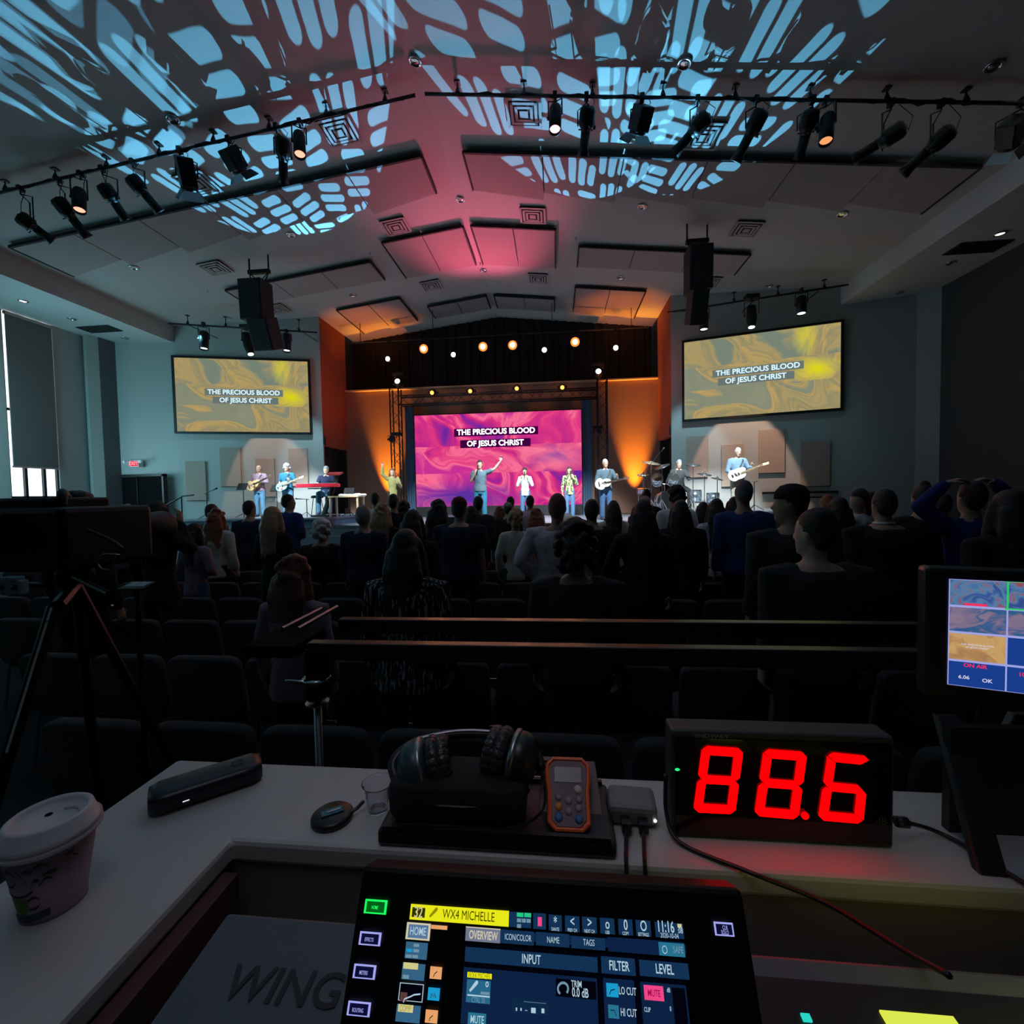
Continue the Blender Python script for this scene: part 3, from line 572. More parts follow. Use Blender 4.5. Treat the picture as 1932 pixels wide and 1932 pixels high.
speaker(((1323,520),(1300,432,1344,458),(1300,460,1348,540),(1304,540,1338,602)),'two black loudspeaker cabinets hung one under the other from the right ceiling slope')
# ---------------- band gear ----------------
wood=mat('spruce top',(.72,.42,.16),.35,var=.12,bscale=25); dwood=mat('dark fretboard',(.10,.045,.02),.4); maple=mat('maple neck',(.75,.55,.32),.35)
cream=mat('cream guitar finish',(.78,.72,.60),.25); red=mat('red gloss',(.75,.02,.04),.2); teal=mat('pale blue guitar finish',(.38,.62,.72),.3)
def outline(kind,sc):
    pts=[]
    for k in range(40):
        a=2*math.pi*k/40; c,s_=math.cos(a),math.sin(a)
        if kind=='ac': x=.245*c; r=.19+.012*math.cos(a); y=s_*(.19*(1 if c<0 else .76))*(1-.22*math.exp(-((c-.12)/.25)**2))
        else:
            x=.20*c; y=s_*.16*(1-.20*math.exp(-((c-.05)/.3)**2))
            if c>.45: x+=.07*(c-.45)/.55*(1.6 if s_>0 else .6)*abs(s_)*2
        pts.append((x*sc,y*sc))
    return pts
def guitar(kind,pos,nv,fv,label,bm,sc=1.,neckm=maple,name='electric_guitar',pick=None):
    "pos=body centre, nv=neck direction, fv=face normal"
    nv=V(nv).normalized(); fv=V(fv); fv=(fv-nv*fv.dot(nv)).normalized(); up=fv.cross(nv)
    M=Matrix((nv,up,fv)).transposed().to_4x4(); M.translation=V(pos); t=thing(name,label,'guitar',pos)
    ac=kind=='ac'; th=.10 if ac else .045; o=outline(kind,sc); z1=th/2
    MB().prism([(x,y,-z1) for x,y in o],(0,0,th)).xf(M).build('body',bm,t,bevel=.008)
    L=.36 if ac else .44
    MB().box((.2*sc+L/2,0,z1+.004),(L+.06,.05,.022)).xf(M).build('neck',neckm,t,bevel=.004)
    MB().box((.2*sc+L/2-.03,0,z1+.018),(L+.12,.048,.006)).xf(M).build('fretboard',dwood if ac else neckm,t)
    hx=.2*sc+L+.03; MB().prism([(hx,-.025,z1-.01),(hx+.17,-.04,z1-.02),(hx+.19,.02,z1-.02),(hx+.03,.038,z1-.01)],(0,0,.016)).xf(M).build('headstock',dwood if ac else neckm,t)
    pg=MB()
    for k in range(6): pg.lathe([(.006,0),(.006,.03)],(hx+.03+.022*k,.045-.004*k,z1),6,(0,1,0))
    pg.xf(M).build('tuning_pegs',chrome,t)
    if ac: MB().lathe([(0,z1+.002),(.05,z1+.002)],(.06,0,0),24).xf(M).build('sound_hole',blk,t); MB().box((-.12,0,z1+.006),(.03,.15,.012)).xf(M).build('bridge',dwood,t); MB().prism([(.02,-.04,z1+.001),(.10,-.05,z1+.001),(.07,-.12,z1+.001),(.0,-.10,z1+.001)],(0,0,.003)).xf(M).build('pickguard',pick or dwood,t)
    else:
        for x in (-.02,.06): MB().box((x,0,z1+.008),(.03,.08,.014)).xf(M).build('pickup',blk,t)
        MB().box((-.11,0,z1+.008),(.04,.08,.014)).xf(M).build('bridge',chrome,t)
        MB().prism([(-.12,-.04,z1+.001),(.11,-.04,z1+.001),(.10,-.10,z1+.001),(-.10,-.12,z1+.001)],(0,0,.003)).xf(M).build('pickguard',pick or white,t)
    st_=MB()
    for k in range(6 if neckm is not None else 4): st_.tube([(-.12,-.02+.008*k,z1+.024),(hx+.02,-.018+.0075*k,z1+.024)],.0015,4)
    st_.xf(M).build('strings',chrome,t); return t
def stand(x,y,z0,h,label,tripod=True,boom=None,cat='stand',name='microphone_stand',mic=True):
    t=thing(name,label,cat,(x,y,z0)); MB().tube([(x,y,z0),(x,y,z0+h)],.013,8).build('pole',blk,t)
    if tripod:
        for k in range(3): a=R(90+120*k); MB().tube([(x,y,z0+.16),(x+.24*math.cos(a),y+.24*math.sin(a),z0+.012)],.009,6).build('leg',blk,t)
    else: MB().lathe([(.14,0),(.14,.015),(.02,.03)],(x,y,z0),20).build('base',blk,t)
    if boom:
        e=V((x,y,z0+h))+V(boom); MB().tube([V((x,y,z0+h))-V(boom)*.25,e],.009,6).build('boom_arm',blk,t); 
        if mic: MB().lathe([(.012,-.14),(.018,0),(.026,.02),(.026,.05),(.01,.07)],e,12,boom).build('microphone',blk,t,smooth=True)
    return t
def music_stand(x,y,z0,h,label,rot=0):
    t=thing('music_stand',label,'stand',(x,y,z0)); MB().tube([(x,y,z0),(x,y,z0+h)],.013,8).build('pole',blk,t)
    MB().box((x,y-.03,z0+h+.08),(.32,.02,.22),(-.5,0,rot)).build('desk_plate',blk,t); MB().box((x,y-.1,z0+h-.03),(.32,.06,.012)).build('lip',blk,t)
    for k in range(3): a=R(90+120*k); MB().tube([(x,y,z0+.14),(x+.25*math.cos(a),y+.25*math.sin(a),z0+.01)],.009,6).build('leg',blk,t)
ZR=1.34
music_stand(-7.72,13.55,ZR,.92,'low black music stand left of the acoustic guitarist'); music_stand(-6.62,13.6,ZR,.85,'black music stand between the two guitarists')
stand(-5.45,13.3,ZR,.55,'short black boom stand beside the keyboard player',boom=(-.3,0,.02)); stand(-8.45,12.9,ZR,.8,'black boom microphone stand by the left stage steps',boom=(.35,-.05,.12))
# hand rail for the steps
hr=thing('stair_handrail','dark sloping handrail climbing to the left end of the stage','handrail',(-9.4,12.2,0))
MB().tube([(-10.2,12.35,1.5),(-9.9,12.35,1.52),(-8.75,12.35,2.05),(-8.4,12.35,2.08)],.022,8).build('rail',blk,hr)
for x,z in((-9.8,1.55),(-8.8,2.03)): MB().tube([(x,12.35,0),(x,12.35,z)],.018,8).build('post',blk,hr)
# keyboard on its stand
kb=thing('stage_keyboard','bright red stage keyboard in front of the seated keyboard player','keyboard',(-4.95,13.35,2.15))
c=V((-4.95,13.1,2.30)); MB().box(c,(1.25,.34,.11)).build('case',red,kb,bevel=.015); MB().box(c+V((0,.06,.06)),(1.1,.2,.012)).build('panel',blkp,kb)
for k in range(44): MB().box(c+V((-.56+k*.0255,.12,.062)),(.023,.14,.02)).build('key',white,kb)
kst=thing('keyboard_stand','thick black column stand carrying the red keyboard','stand',(-4.8,13.2,ZR))
MB().tube([(-4.95,13.35,ZR+.03),(-4.45,13.35,2.62)],.075,10,flat=.6).build('column',blk,kst); MB().box((-4.9,13.4,ZR+.03),(.7,.5,.05)).build('foot',blk,kst)
MB().box((-4.9,13.15,2.21),(.6,.4,.03)).build('support_arm',blk,kst); MB().box((-4.5,13.3,2.66),(.42,.22,.05),(.3,0,0)).build('upper_tray',mat('tray red',(.25,.03,.03),.4),kst)
music_stand(-4.15,13.5,ZR,.7,'black stand with a small mixer right of the keyboard')
stl=thing('stool','black round stool under the keyboard player','stool',(-5.35,13.75,ZR)); MB().lathe([(.18,.58),(.19,.62),(.17,.66),(0,.67)],(-5.35,13.75,ZR),20).build('seat',blk,stl,smooth=True)
for k in range(4): a=R(45+90*k); MB().tube([(-5.35+.12*math.cos(a),13.75+.12*math.sin(a),ZR+.6),(-5.35+.2*math.cos(a),13.75+.2*math.sin(a),ZR)],.012,6).build('leg',chrome,stl)
# offering table on stage
tb=thing('side_table','small light wood table with a white cloth below the amber wall light','table',(-4.0,13.6,1.1))
MB().box((-4.1,13.2,1.95),(.95,.5,.04)).build('tabletop',maple,tb)
for sx in(-1,1):
    for sy in(-1,1): MB().box((-4.1+sx*.43,13.2+sy*.2,1.53),(.05,.05,.82)).build('leg',maple,tb)
cl=MB()
for k in range(9): cl.ell((-4.25+.09*k+.02*random.random(),13.12+.12*random.random(),1.99+.01*k%3*.02),(.09,.07,.035+.02*random.random()),10,6)
tag(cl.build('crumpled_cloth',mat('white cloth',(.85,.82,.75),.8),smooth=True),'crumpled white cloth lying on the small stage table','cloth')
# drum kit
dc=V((5.75,13.6,ZR)); shell=mat('clear chrome shell',(.55,.6,.65),.12,.9); skin=mat('drum skin',(.85,.88,.88),.5)
def drum(name,c,r,d,ax,label,legs=True,grp=None):
    t=thing(name,label,'drum',(c[0],c[1],ZR)); ax=V(ax).normalized(); c=V(c)
    MB().lathe([(r,-d/2),(r,d/2)],c,28,ax).build('shell',shell,t,smooth=True,fix=False)
    for s in(-1,1):
        MB().lathe([(0,s*d/2),(r*.97,s*(d/2+.004))],c,28,ax).build('drum_head',skin,t); MB().lathe([(r*.97,s*(d/2-.01)),(r*1.04,s*(d/2-.01)),(r*1.04,s*(d/2+.012)),(r*.97,s*(d/2+.012))],c,28,ax).build('hoop',chrome,t)
    q=V((0,0,1)).rotation_difference(ax).to_matrix(); lg=MB()
    for k in range(8): a=math.pi*k/4; p=c+q@V((r*1.03*math.cos(a),r*1.03*math.sin(a),0)); lg.tube([p-ax*d/2,p+ax*d/2],.008,5)
    lg.build('tension_rods',chrome,t)
    if legs:
        for k in range(3): a=R(90+120*k); MB().tube([c+V((r*math.cos(a),r*math.sin(a)*.6,-.02)),(c.x+r*1.15*math.cos(a),c.y+r*1.15*math.sin(a)*.6,ZR)],.01,6).build('leg',chrome,t)
    return t
bd=drum('bass_drum',(5.42,13.45,ZR+.30),.28,.4,(0,-1,.02),'large bass drum with a white front head',False)
MB().tube([(5.42,13.6,ZR+.58),(5.42,13.62,ZR+.8)],.014,8).tube([(5.2,13.62,ZR+.8),(5.64,13.62,ZR+.8)],.012,8).build('tom_mount',chrome,bd)
for s in(-1,1): MB().tube([(5.42+s*.25,13.35,ZR+.2),(5.42+s*.36,13.2,ZR)],.012,6).build('spur',chrome,bd)
drum('tom_drum',(5.19,13.5,ZR+.92),.155,.22,(-.1,-.75,.65),'shiny rack tom above the left half of the bass drum',False); drum('tom_drum',(5.62,13.5,ZR+.92),.155,.22,(.1,-.75,.65),'shiny rack tom above the right half of the bass drum',False)
drum('floor_tom',(6.3,13.7,ZR+.42),.19,.36,(0,0,1),'pale floor tom right of the bass drum'); drum('snare_drum',(4.85,13.8,ZR+.6),.17,.14,(0,-.1,1),'snare drum at the left of the kit')
drum('floor_tom',(6.75,13.5,ZR+.36),.17,.3,(0,0,1),'smaller floor tom at the right end of the kit')
brass=mat('bronze cymbal',(.80,.72,.5),.25,.9)
def cymbal(x,y,z,r,label,m=brass,tl=.15,dbl=False):
    t=thing('cymbal',label,'cymbal',(x,y,ZR)); MB().lathe([(r,0),(r*.6,.018),(r*.22,.03),(r*.18,.05),(.0,.06)],(x,y,z),28,(tl,-.25,1)).build('plate',m,t,smooth=True)
    if dbl: MB().lathe([(r,0),(r*.5,-.02),(0,-.05)],(x,y,z-.02),28,(tl,-.25,1)).build('bottom_plate',m,t,smooth=True)
    MB().tube([(x,y,ZR+.1),(x,y,z+.08)],.012,8).build('pole',chrome,t)
    for k in range(3): a=R(30+120*k); MB().tube([(x,y,ZR+.35),(x+.22*math.cos(a),y+.22*math.sin(a),ZR)],.009,6).build('leg',chrome,t)
cymbal(4.98,13.3,2.74,.27,'large bright crash cymbal at the upper left of the kit'); cymbal(5.25,13.15,2.62,.22,'dark tilted cymbal under the bright crash',mat('dark cymbal',(.12,.12,.13),.3,.8),-.4)
cymbal(6.15,13.35,2.66,.22,'flat dark cymbal right of the drummer',MATS['dark cymbal'],.0); cymbal(6.45,13.3,2.38,.2,'low dark cymbal above the floor tom',MATS['dark cymbal'],.1); cymbal(4.8,13.5,2.42,.18,'pair of hi-hat cymbals at the left edge of the kit',brass,.0,True); cymbal(6.75,13.15,2.24,.17,'small dark electronic cymbal pad by the bassist',MATS['dark cymbal'],.2)
stand(4.72,13.0,ZR,1.15,'tall black overhead microphone boom at the left of the drum kit',boom=(.55,.1,.62)); stand(7.8,13.3,ZR,.8,'short black stand right of the bassist',boom=(.1,0,.02),mic=False)
th_=thing('drum_throne','round black drum stool under the drummer','stool',(5.95,14.1,ZR)); MB().lathe([(.18,.5),(.19,.56),(.17,.6),(0,.6)],(5.95,14.1,ZR),20).build('seat',blk,th_); MB().tube([(5.95,14.1,ZR),(5.95,14.1,ZR+.5)],.03,8).build('post',chrome,th_)
for i,(x,y) in enumerate(((-2.2,12.75),(-.9,12.8),(1.2,12.75),(2.4,12.8))):
    t=thing('floor_monitor',f'low black wedge monitor at the stage front, {ORD[i]} from the left','speaker',(x,y,1.1)); MB().prism([(x-.28,y-.2,1.1),(x-.28,y+.22,1.1),(x-.28,y+.16,1.36),(x-.28,y-.12,1.30)],(.56,0,0)).build('cabinet',blk,t,bevel=.01); MB().prism([(x-.25,y+.225,1.13),(x-.25,y+.23,1.13),(x-.25,y+.175,1.33),(x-.25,y+.17,1.33)],(.5,0,0)).build('grille',blkp,t)
# ======================= people =======================
HC={}
def skinm(n,c): return mat('skin '+n,c,.55,bump=.1,bscale=90)
SK={'l':skinm('light',(.62,.38,.28)),'m':skinm('tan',(.42,.25,.16)),'d':skinm('deep',(.16,.085,.05))}
def cloth(n,c,**k): return mat('cloth '+n,c,.9,bump=.5,bscale=35,var=.14)
def hairm(n,c): return mat('hair '+n,c,.5,bump=1,bscale=120,var=.5)
HR={'black':hairm('black',(.012,.010,.010)),'brown':hairm('brown',(.055,.028,.016)),'red':hairm('red',(.33,.09,.035)),'blonde':hairm('blonde',(.48,.29,.15)),'grey':hairm('grey',(.32,.30,.30)),'white':hairm('white',(.75,.72,.68)),'auburn':hairm('auburn',(.22,.06,.03)),'darkgrey':hairm('darkgrey',(.12,.11,.12))}
CL={}
for n,c in dict(black=(.010,.010,.012),navy=(.012,.018,.05),blue=(.02,.045,.20),denim=(.06,.13,.25),jean=(.10,.24,.36),grey=(.10,.10,.11),cream=(.62,.58,.50),white=(.72,.72,.72),pinkwhite=(.66,.55,.60),lavender=(.50,.40,.52),maroon=(.18,.015,.045),teal=(.03,.20,.32),olive=(.30,.28,.10),green=(.16,.26,.12),charcoal=(.03,.032,.036),mauve=(.30,.20,.26),khaki=(.42,.38,.30),yellow=(.45,.38,.15),slate=(.10,.16,.20),chambray=(.20,.30,.42),royal=(.008,.02,.16),pink=(.45,.20,.25),rust=(.28,.12,.07)).items(): CL[n]=cloth(n,c)
# woven black and white pattern for one blouse, leafy print for another
def patterned(n,a,b,sc,th):
    m=mat('cloth '+n,a,.8); nt=m.node_tree; tc=nt.nodes.new('ShaderNodeTexCoord'); mp=nt.nodes.new('ShaderNodeMapping'); mp.inputs['Scale'].default_value=sc
    ns=nt.nodes.new('ShaderNodeTexNoise'); ns.inputs['Scale'].default_value=1; cr=nt.nodes.new('ShaderNodeValToRGB'); e=cr.color_ramp.elements; e[0].position=th; e[0].color=(*a,1); e[1].position=th+.04; e[1].color=(*b,1)
    nt.links.new(tc.outputs['Object'],mp.inputs[0]); nt.links.new(mp.outputs[0],ns.inputs[0]); nt.links.new(ns.outputs[0],cr.inputs[0]); nt.links.new(cr.outputs[0],nt.nodes['Principled BSDF'].inputs['Base Color']); CL[n]=m
patterned('streaked',(.01,.01,.014),(.50,.52,.58),(60,60,9),.56); patterned('leafy',(.04,.07,.03),(.50,.52,.22),(22,22,16),.48); patterned('lace',(.42,.34,.44),(.70,.62,.72),(50,50,50),.5)
PEND=[] # (object, voxel, extra MB, displace)
def rot_z(p,a,c=(0,0)):
    x,y=p[0]-c[0],p[1]-c[1]; return V((c[0]+x*math.cos(a)-y*math.sin(a),c[1]+x*math.sin(a)+y*math.cos(a),p[2]))
def hand(wr,dirv,palm,s=1.,grip=.35,side=1):
    "palm with four separate bent fingers and a thumb leaving its side; also returned for joining to the body"
    m=MB(); d=V(dirv).normalized(); n=V(palm); n=(n-d*n.dot(d)).normalized(); w=d.cross(n)*side
    wr=V(wr)
    rs=[]
    for t,hw,hh in ((-.02,.024,.020),(.02,.032,.017),(.055,.040,.015),(.085,.039,.013),(.09,.034,.010)):
        c=wr+d*t*s; rs.append([c+(w*math.cos(2*math.pi*j/8)*hw+n*math.sin(2*math.pi*j/8)*hh)*s for j in range(8)])
    m.rings(rs)
    for i,(o,l) in enumerate(((.030,.068),(.011,.078),(-.009,.073),(-.028,.058))):
        b=wr+(d*.082+w*o)*s; a1=grip*(1+.12*i); p=[b]; dd=d.copy()
        for sg in (.42,.32,.26):
            dd=(dd*math.cos(a1)+n*math.sin(a1)).normalized(); p.append(p[-1]+dd*l*sg*s)
            nn=n
        m.tube(p,[.0092*s,.0086*s,.0078*s,.0062*s],6,rnd=True)
    b=wr+(d*.025+w*.026)*s; t1=(d*.55+w*.75+n*.35).normalized(); t2=(d*.85+w*.25+n*.5).normalized()
    m.tube([b,b+t1*.036*s,b+t1*.036*s+t2*.030*s],[.013*s,.0105*s,.008*s],6,rnd=True)
    return m
def person(pt,label,H=None,face=0,z0=0,skin='l',shirt='black',pants='black',hair='brown',style='short',sleeve='long',arms=('side','side'),sit=0,w=1.,fem=0,vox=.018,hy=0,group=None,shoes=0,name='person',lean=0,grip=.4,cap=None,extra=None,collar=0,nod=0):
    """pt = top of the head; face = heading in degrees (0 looks to the stage, 180 to the seats)"""
    pt=V(pt); H=H or (pt.z-z0); s=H/1.75; dz=-sit*.44
    if sit: s=(pt.z-z0)/(1.75+dz) ; 
    J=V((0,0,dz)); W=w*(.93 if fem else 1.05)
    sh=.178*W; neckz=1.46
    def L(p): return V(p)*s
    # --- joints
    hip=[V((x*.088*W,0,.90+dz)) for x in(-1,1)]
    if sit: knee=[V((x*.13,.44,.50)) for x in(-1,1)]; ank=[V((x*.13,.42,.08)) for x in(-1,1)]
    else: knee=[V((x*.10,.015,.48)) for x in(-1,1)]; ank=[V((x*.105,-.01,.08)) for x in(-1,1)]
    if extra and 'legs' in extra: knee=[V(p) for p in extra['legs'][0]]; ank=[V(p) for p in extra['legs'][1]]
    poses={'side':((.235,-.02,1.14),(.25,.05,.89),(0,.15,-1),(-1,0,0)),'clasp':((.25,.0,1.14),(.07,.23,1.06),(-1,.3,.2),(0,-1,0)),'hang':((.245,-.01,1.14),(.30,.03,.90),(.1,.1,-1),(-1,0,0)),
     'up':((.34,.06,1.56),(.34,.12,1.82),(.1,.1,1),(0,1,0)),'mic':((.25,.05,1.16),(.06,.22,1.46),(-.2,.2,1),(-.6,-.6,0)),'pray':((.25,.08,1.14),(.05,.30,1.32),(-.1,.3,1),(-1,0,0)),'head':((.36,.02,1.58),(.12,.02,1.80),(-1,0,.3),(0,0,-1)),
     'lap':((.22,.14,1.10),(.10,.36,1.02),(-.3,1,0),(0,0,-1)),'hip':((.33,-.08,1.18),(.19,.02,1.02),(-.6,.5,-.5),(-1,0,0)),'high':((.36,.10,1.60),(.42,.18,1.86),(.1,.1,1),(0,1,.2))}
    AR=[]
    for k,(a,sx) in enumerate(zip(arms,(-1,1))):
        if isinstance(a,str): e,wr,hd,pn=poses[a]; e,wr,hd,pn=[V((q[0]*sx,q[1],q[2])) for q in (e,wr,hd,pn)]
        else: e,wr,hd,pn=[V(q) for q in a]
        e=e+J; wr=wr+J; 
        shp=V((sx*sh,0,1.405+dz)); 
        L1=(e-shp).length; L2=(wr-e).length
        if L1>.32: e=shp+(e-shp)*(.30/L1)
        if (wr-e).length>.30: wr=e+(wr-e)*(.265/(wr-e).length)
        AR.append((shp,e,wr,hd,pn))
    bellow=1.0
    tor=[(.82,.115,.10),(.90,.160,.115),(.98,.160 if not fem else .150,.112),(1.08,.142 if not fem else .122,.102),(1.2,.152 if not fem else .135,.112),(1.32,.172 if not fem else .155,.118),(1.40,.165 if not fem else .145,.10),(1.445,.115,.078),(1.475,.066,.06)]
    def torso(m,inf,z_lo,z_hi,drop=0):
        r=[]
        for z,a,b in tor:
            if z_lo-.01<=z<=z_hi: r.append((z+dz,a*W+inf,b*W+inf,0,(z-1)*lean))
        m.zring(r,18)
    def limb(m,pts,rr,inf=0,n=10): m.tube(pts,[q+inf for q in rr],n,rnd=True)
    b=MB(); torso(b,0,.8,2)
    for h_,k_,a_ in zip(hip,knee,ank):
        limb(b,[h_,h_.lerp(k_,.5),k_,k_.lerp(a_,.35),a_],[.085,.075,.055,.056,.038])
        f=V((0,1,0)); b.tube([a_+V((0,-.03,-.045)),a_+f*.08+V((0,0,-.045)),a_+f*.17+V((0,0,-.055))],[.036,.038,.026],8,rnd=True)
    for shp,e,wr,hd,pn in AR:
        limb(b,[shp.lerp(V((0,0,shp.z)),.25),shp,shp.lerp(e,.5),e],[.055,.053,.045,.038]); limb(b,[e,e.lerp(wr,.3),wr],[.038,.039,.026])
    # neck and head, turned by hy about the neck
    nk=V((0,(neckz-1)*lean,1.47+dz)); hb=MB(); hc=V((0,nk.y+.012,1.64+dz))
    hb.tube([nk-V((0,0,.05)),nk+V((0,.005,.05)),hc-V((0,.01,.06))],[.062,.055,.055],12)
    hb.zring([(hc.z-.125,.022,.025,0,hc.y+.052),(hc.z-.118,.040,.045,0,hc.y+.040),(hc.z-.085,.058,.070,0,hc.y+.020),(hc.z-.04,.067,.083,0,hc.y+.008),(hc.z+.01,.073,.092,0,hc.y),(hc.z+.055,.070,.090,0,hc.y-.006),(hc.z+.09,.052,.070,0,hc.y-.010),(hc.z+.108,.022,.032,0,hc.y-.010)],16)
    fc=hc+V((0,.088,0)) # face details
    hb.tube([fc+V((0,-.012,.022)),fc+V((0,.010,-.018)),fc+V((0,.016,-.032))],[.008,.011,.014],6,rnd=True)
    hb.tube([fc+V((-.020,-.014,-.060)),fc+V((0,-.004,-.058)),fc+V((.020,-.014,-.060))],.0075,6,rnd=True)
    for x in(-1,1): hb.ell(hc+V((x*.073,-.004,-.008)),(.012,.02,.032),8,6); hb.tube([fc+V((x*.012,-.012,.028)),fc+V((x*.045,-.028,.026))],.008,6,rnd=True)
    def turn(mb):
        if hy: mb.v=[tuple(rot_z(p,R(-hy),(nk.x,nk.y))) for p in mb.v]
        if nod:
            q=Matrix.Rotation(R(nod),3,'X'); mb.v=[tuple(nk+q@(V(p)-nk)) for p in mb.v]
        return mb
    turn(hb); b.add(hb.v,hb.f)
    ex=MB()
    for k,(shp,e,wr,hd,pn) in enumerate(AR):
        h=hand(wr,hd,pn,.98,grip,1 if k else -1); ex.add(h.v,h.f)
    fr=R(-face)
    body=bpy.data.objects.new(name,b.mesh()); COL.objects.link(body)
    body.location=(pt.x,pt.y,z0); body.rotation_euler=(0,0,fr); body.scale=(s,s,s)
    body.location=V((pt.x,pt.y,z0))-Matrix.Rotation(fr,3,'Z')@V((0,(hc.y-.01),0))*s
    body.data.materials.append(SK[skin]); PEND.append((body,vox,ex,0)); tag(body,label,'person',group)
    def child(nm,m,mm,vx=vox,disp=.0,remesh=True,lab=None):
        o=bpy.data.objects.new(nm,m.mesh(smooth=True)); COL.objects.link(o); o.parent=body; o.data.materials.append(mm)
        if remesh: PEND.append((o,vx,None,disp))
        if lab: o['label']=lab
        return o
    # --- shirt
    c=MB(); lo=.9 if not fem else .82; torso(c,.016,lo,1.46); 
    c.zring([(lo+dz-.02,.165*W+.016,.125*W+.014,0,0),(lo+dz+.08,.162*W+.016,.122*W+.014,0,0)],18)
    for shp,e,wr,hd,pn in AR:
        if sleeve=='none': continue
        q=e if sleeve=='long' else shp.lerp(e,.62)
        limb(c,[shp.lerp(V((0,0,shp.z)),.4),shp,shp.lerp(e,.5),q],[.062,.062,.054,.048],.014)
        if sleeve=='long': limb(c,[e,e.lerp(wr,.5),e.lerp(wr,.88)],[.048,.044,.036],.010)
    c.lathe([(.066,-.03),(.072,.0),(.060,.018+.02*collar)],nk-V((0,0,.005)),14)
    child('shirt',c,CL[shirt],disp=.010)
    # --- trousers
    c=MB(); c.zring([(.80+dz,.13*W,.11*W,0,0),(.90+dz,.165*W+.012,.118*W+.012,0,0),(1.0+dz,.158*W+.010,.112*W+.010,0,0)],18)
    for h_,k_,a_ in zip(hip,knee,ank): limb(c,[h_,h_.lerp(k_,.5),k_,k_.lerp(a_,.5),k_.lerp(a_,.93)],[.092,.086,.070,.066,.058],.008)
    child('trousers',c,CL[pants],disp=.008)
    if shoes:
        for a_ in ank:
            c=MB(); c.tube([a_+V((0,-.04,-.035)),a_+V((0,.06,-.04)),a_+V((0,.17,-.05)),a_+V((0,.20,-.055))],[.045,.046,.040,.02],10,rnd=True,flat=.75,up=(0,0,1)); child('shoe',c,CL['charcoal'],remesh=False)
            ey=None
        c=MB()
        for x in(-1,1): c.ell(fc+V((x*.031,-.017,.012)),(.012,.006,.006),8,6)
        child('eyes',turn(c),MATS.get('eye dark') or mat('eye dark',(.02,.015,.012),.2),remesh=False)
    # --- hair
    rnd=random.Random(hash(label)%9999 if False else len(label)*31+int(abs(pt.x)*100)); hm=HR[hair]; c=MB()
    if style!='bald':
        pf={'short':1.06,'crop':1.02}.get(style,1.09)
        tmp=MB().ell(hc+V((0,-.014,.012)),(.080*pf,.100*pf,.115*pf),18,12); 
        vs=[]
        for p in tmp.v:
            p=V(p); d=p-hc
            hl=.045 if d.y>.03 else (.0 if d.y>-.02 else -.075)
            if d.z<hl: t=min(1,(hl-d.z)/.03); p=hc+V((d.x*(1-.3*t),d.y*(1-.3*t)-.01*t,max(d.z,hl-.03)))
            vs.append(p)
        c.add(vs,tmp.f)
        if style in('long','longer','ponytail','wavy'):
            ln={'long':.30,'longer':.42,'ponytail':.40,'wavy':.26}[style]
            if style=='ponytail':
                c.tube([hc+V((0,-.09,.04)),hc+V((0,-.13,.01)),hc+V((0,-.135,-.12)),hc+V((0,-.12,-.12-ln*.6))],[.03,.036,.034,.012],10,rnd=True)
            else:
                ww=.095 if style!='wavy' else .115
                rr=[(hc.z+.05,.08,.08,0,hc.y-.03),(hc.z-.05,ww,.070,0,hc.y-.045),(hc.z-.16,ww*1.08,.055,0,hc.y-.065),(hc.z-.16-ln*.5,ww*1.05,.045,0,hc.y-.085),(hc.z-.16-ln,ww*.65,.025,0,hc.y-.09)]
                c.zring(rr,16)
                for x in(-1,1): c.tube([hc+V((x*.070,.015,.05)),hc+V((x*.088,.02,-.06)),hc+V((x*.10,.02,-.16)),hc+V((x*.10,-.0,-.20-ln*.4))],[.026,.034,.034,.015],8,rnd=True)
                for k in range(14):
                    a=math.pi*(k+.5)/14; x=math.cos(a)*ww; y=hc.y-.06-.05*math.sin(a); c.tube([V((x*.9,y,hc.z)),V((x*1.05,y-.02+.01*rnd.random(),hc.z-.13)),V((x*(.9+.2*rnd.random()),y-.03,hc.z-.16-ln*(.7+.45*rnd.random())))],[.02,.024,.008],6,rnd=True)
        if style=='bun': c.ell(hc+V((0,-.09,.09)),(.045,.045,.042),10,8)
        if style=='topbun': c.ell(hc+V((0,-.03,.135)),(.042,.042,.036),10,8)
        if style in('curly','wavy','fluffy'):
            n={'curly':150,'wavy':60,'fluffy':90}[style]; rad={'curly':1.36,'wavy':1.12,'fluffy':1.15}[style]
            for k in range(n):
                a=rnd.uniform(0,6.283); el=rnd.uniform(-.75 if math.sin(a)<.1 else -.3,1.5); d=V((math.cos(a)*math.cos(el)*.085,math.sin(a)*math.cos(el)*.10-.012,math.sin(el)*.12))*rad
                if d.y>.05 and d.z<.05: continue
                r_=rnd.uniform(.018,.034); c.ell(hc+d,(r_,r_,r_),7,5)
        child('hair',turn(c),hm,vx=.011,disp=.012)
    elif hair:
        for x in(-1,1): c.ell(hc+V((x*.070,-.03,-.01)),(.014,.05,.04),8,6)
        c.ell(hc+V((0,-.085,-.02)),(.06,.018,.045),8,6); child('hair',turn(c),hm,vx=.011,disp=.004)
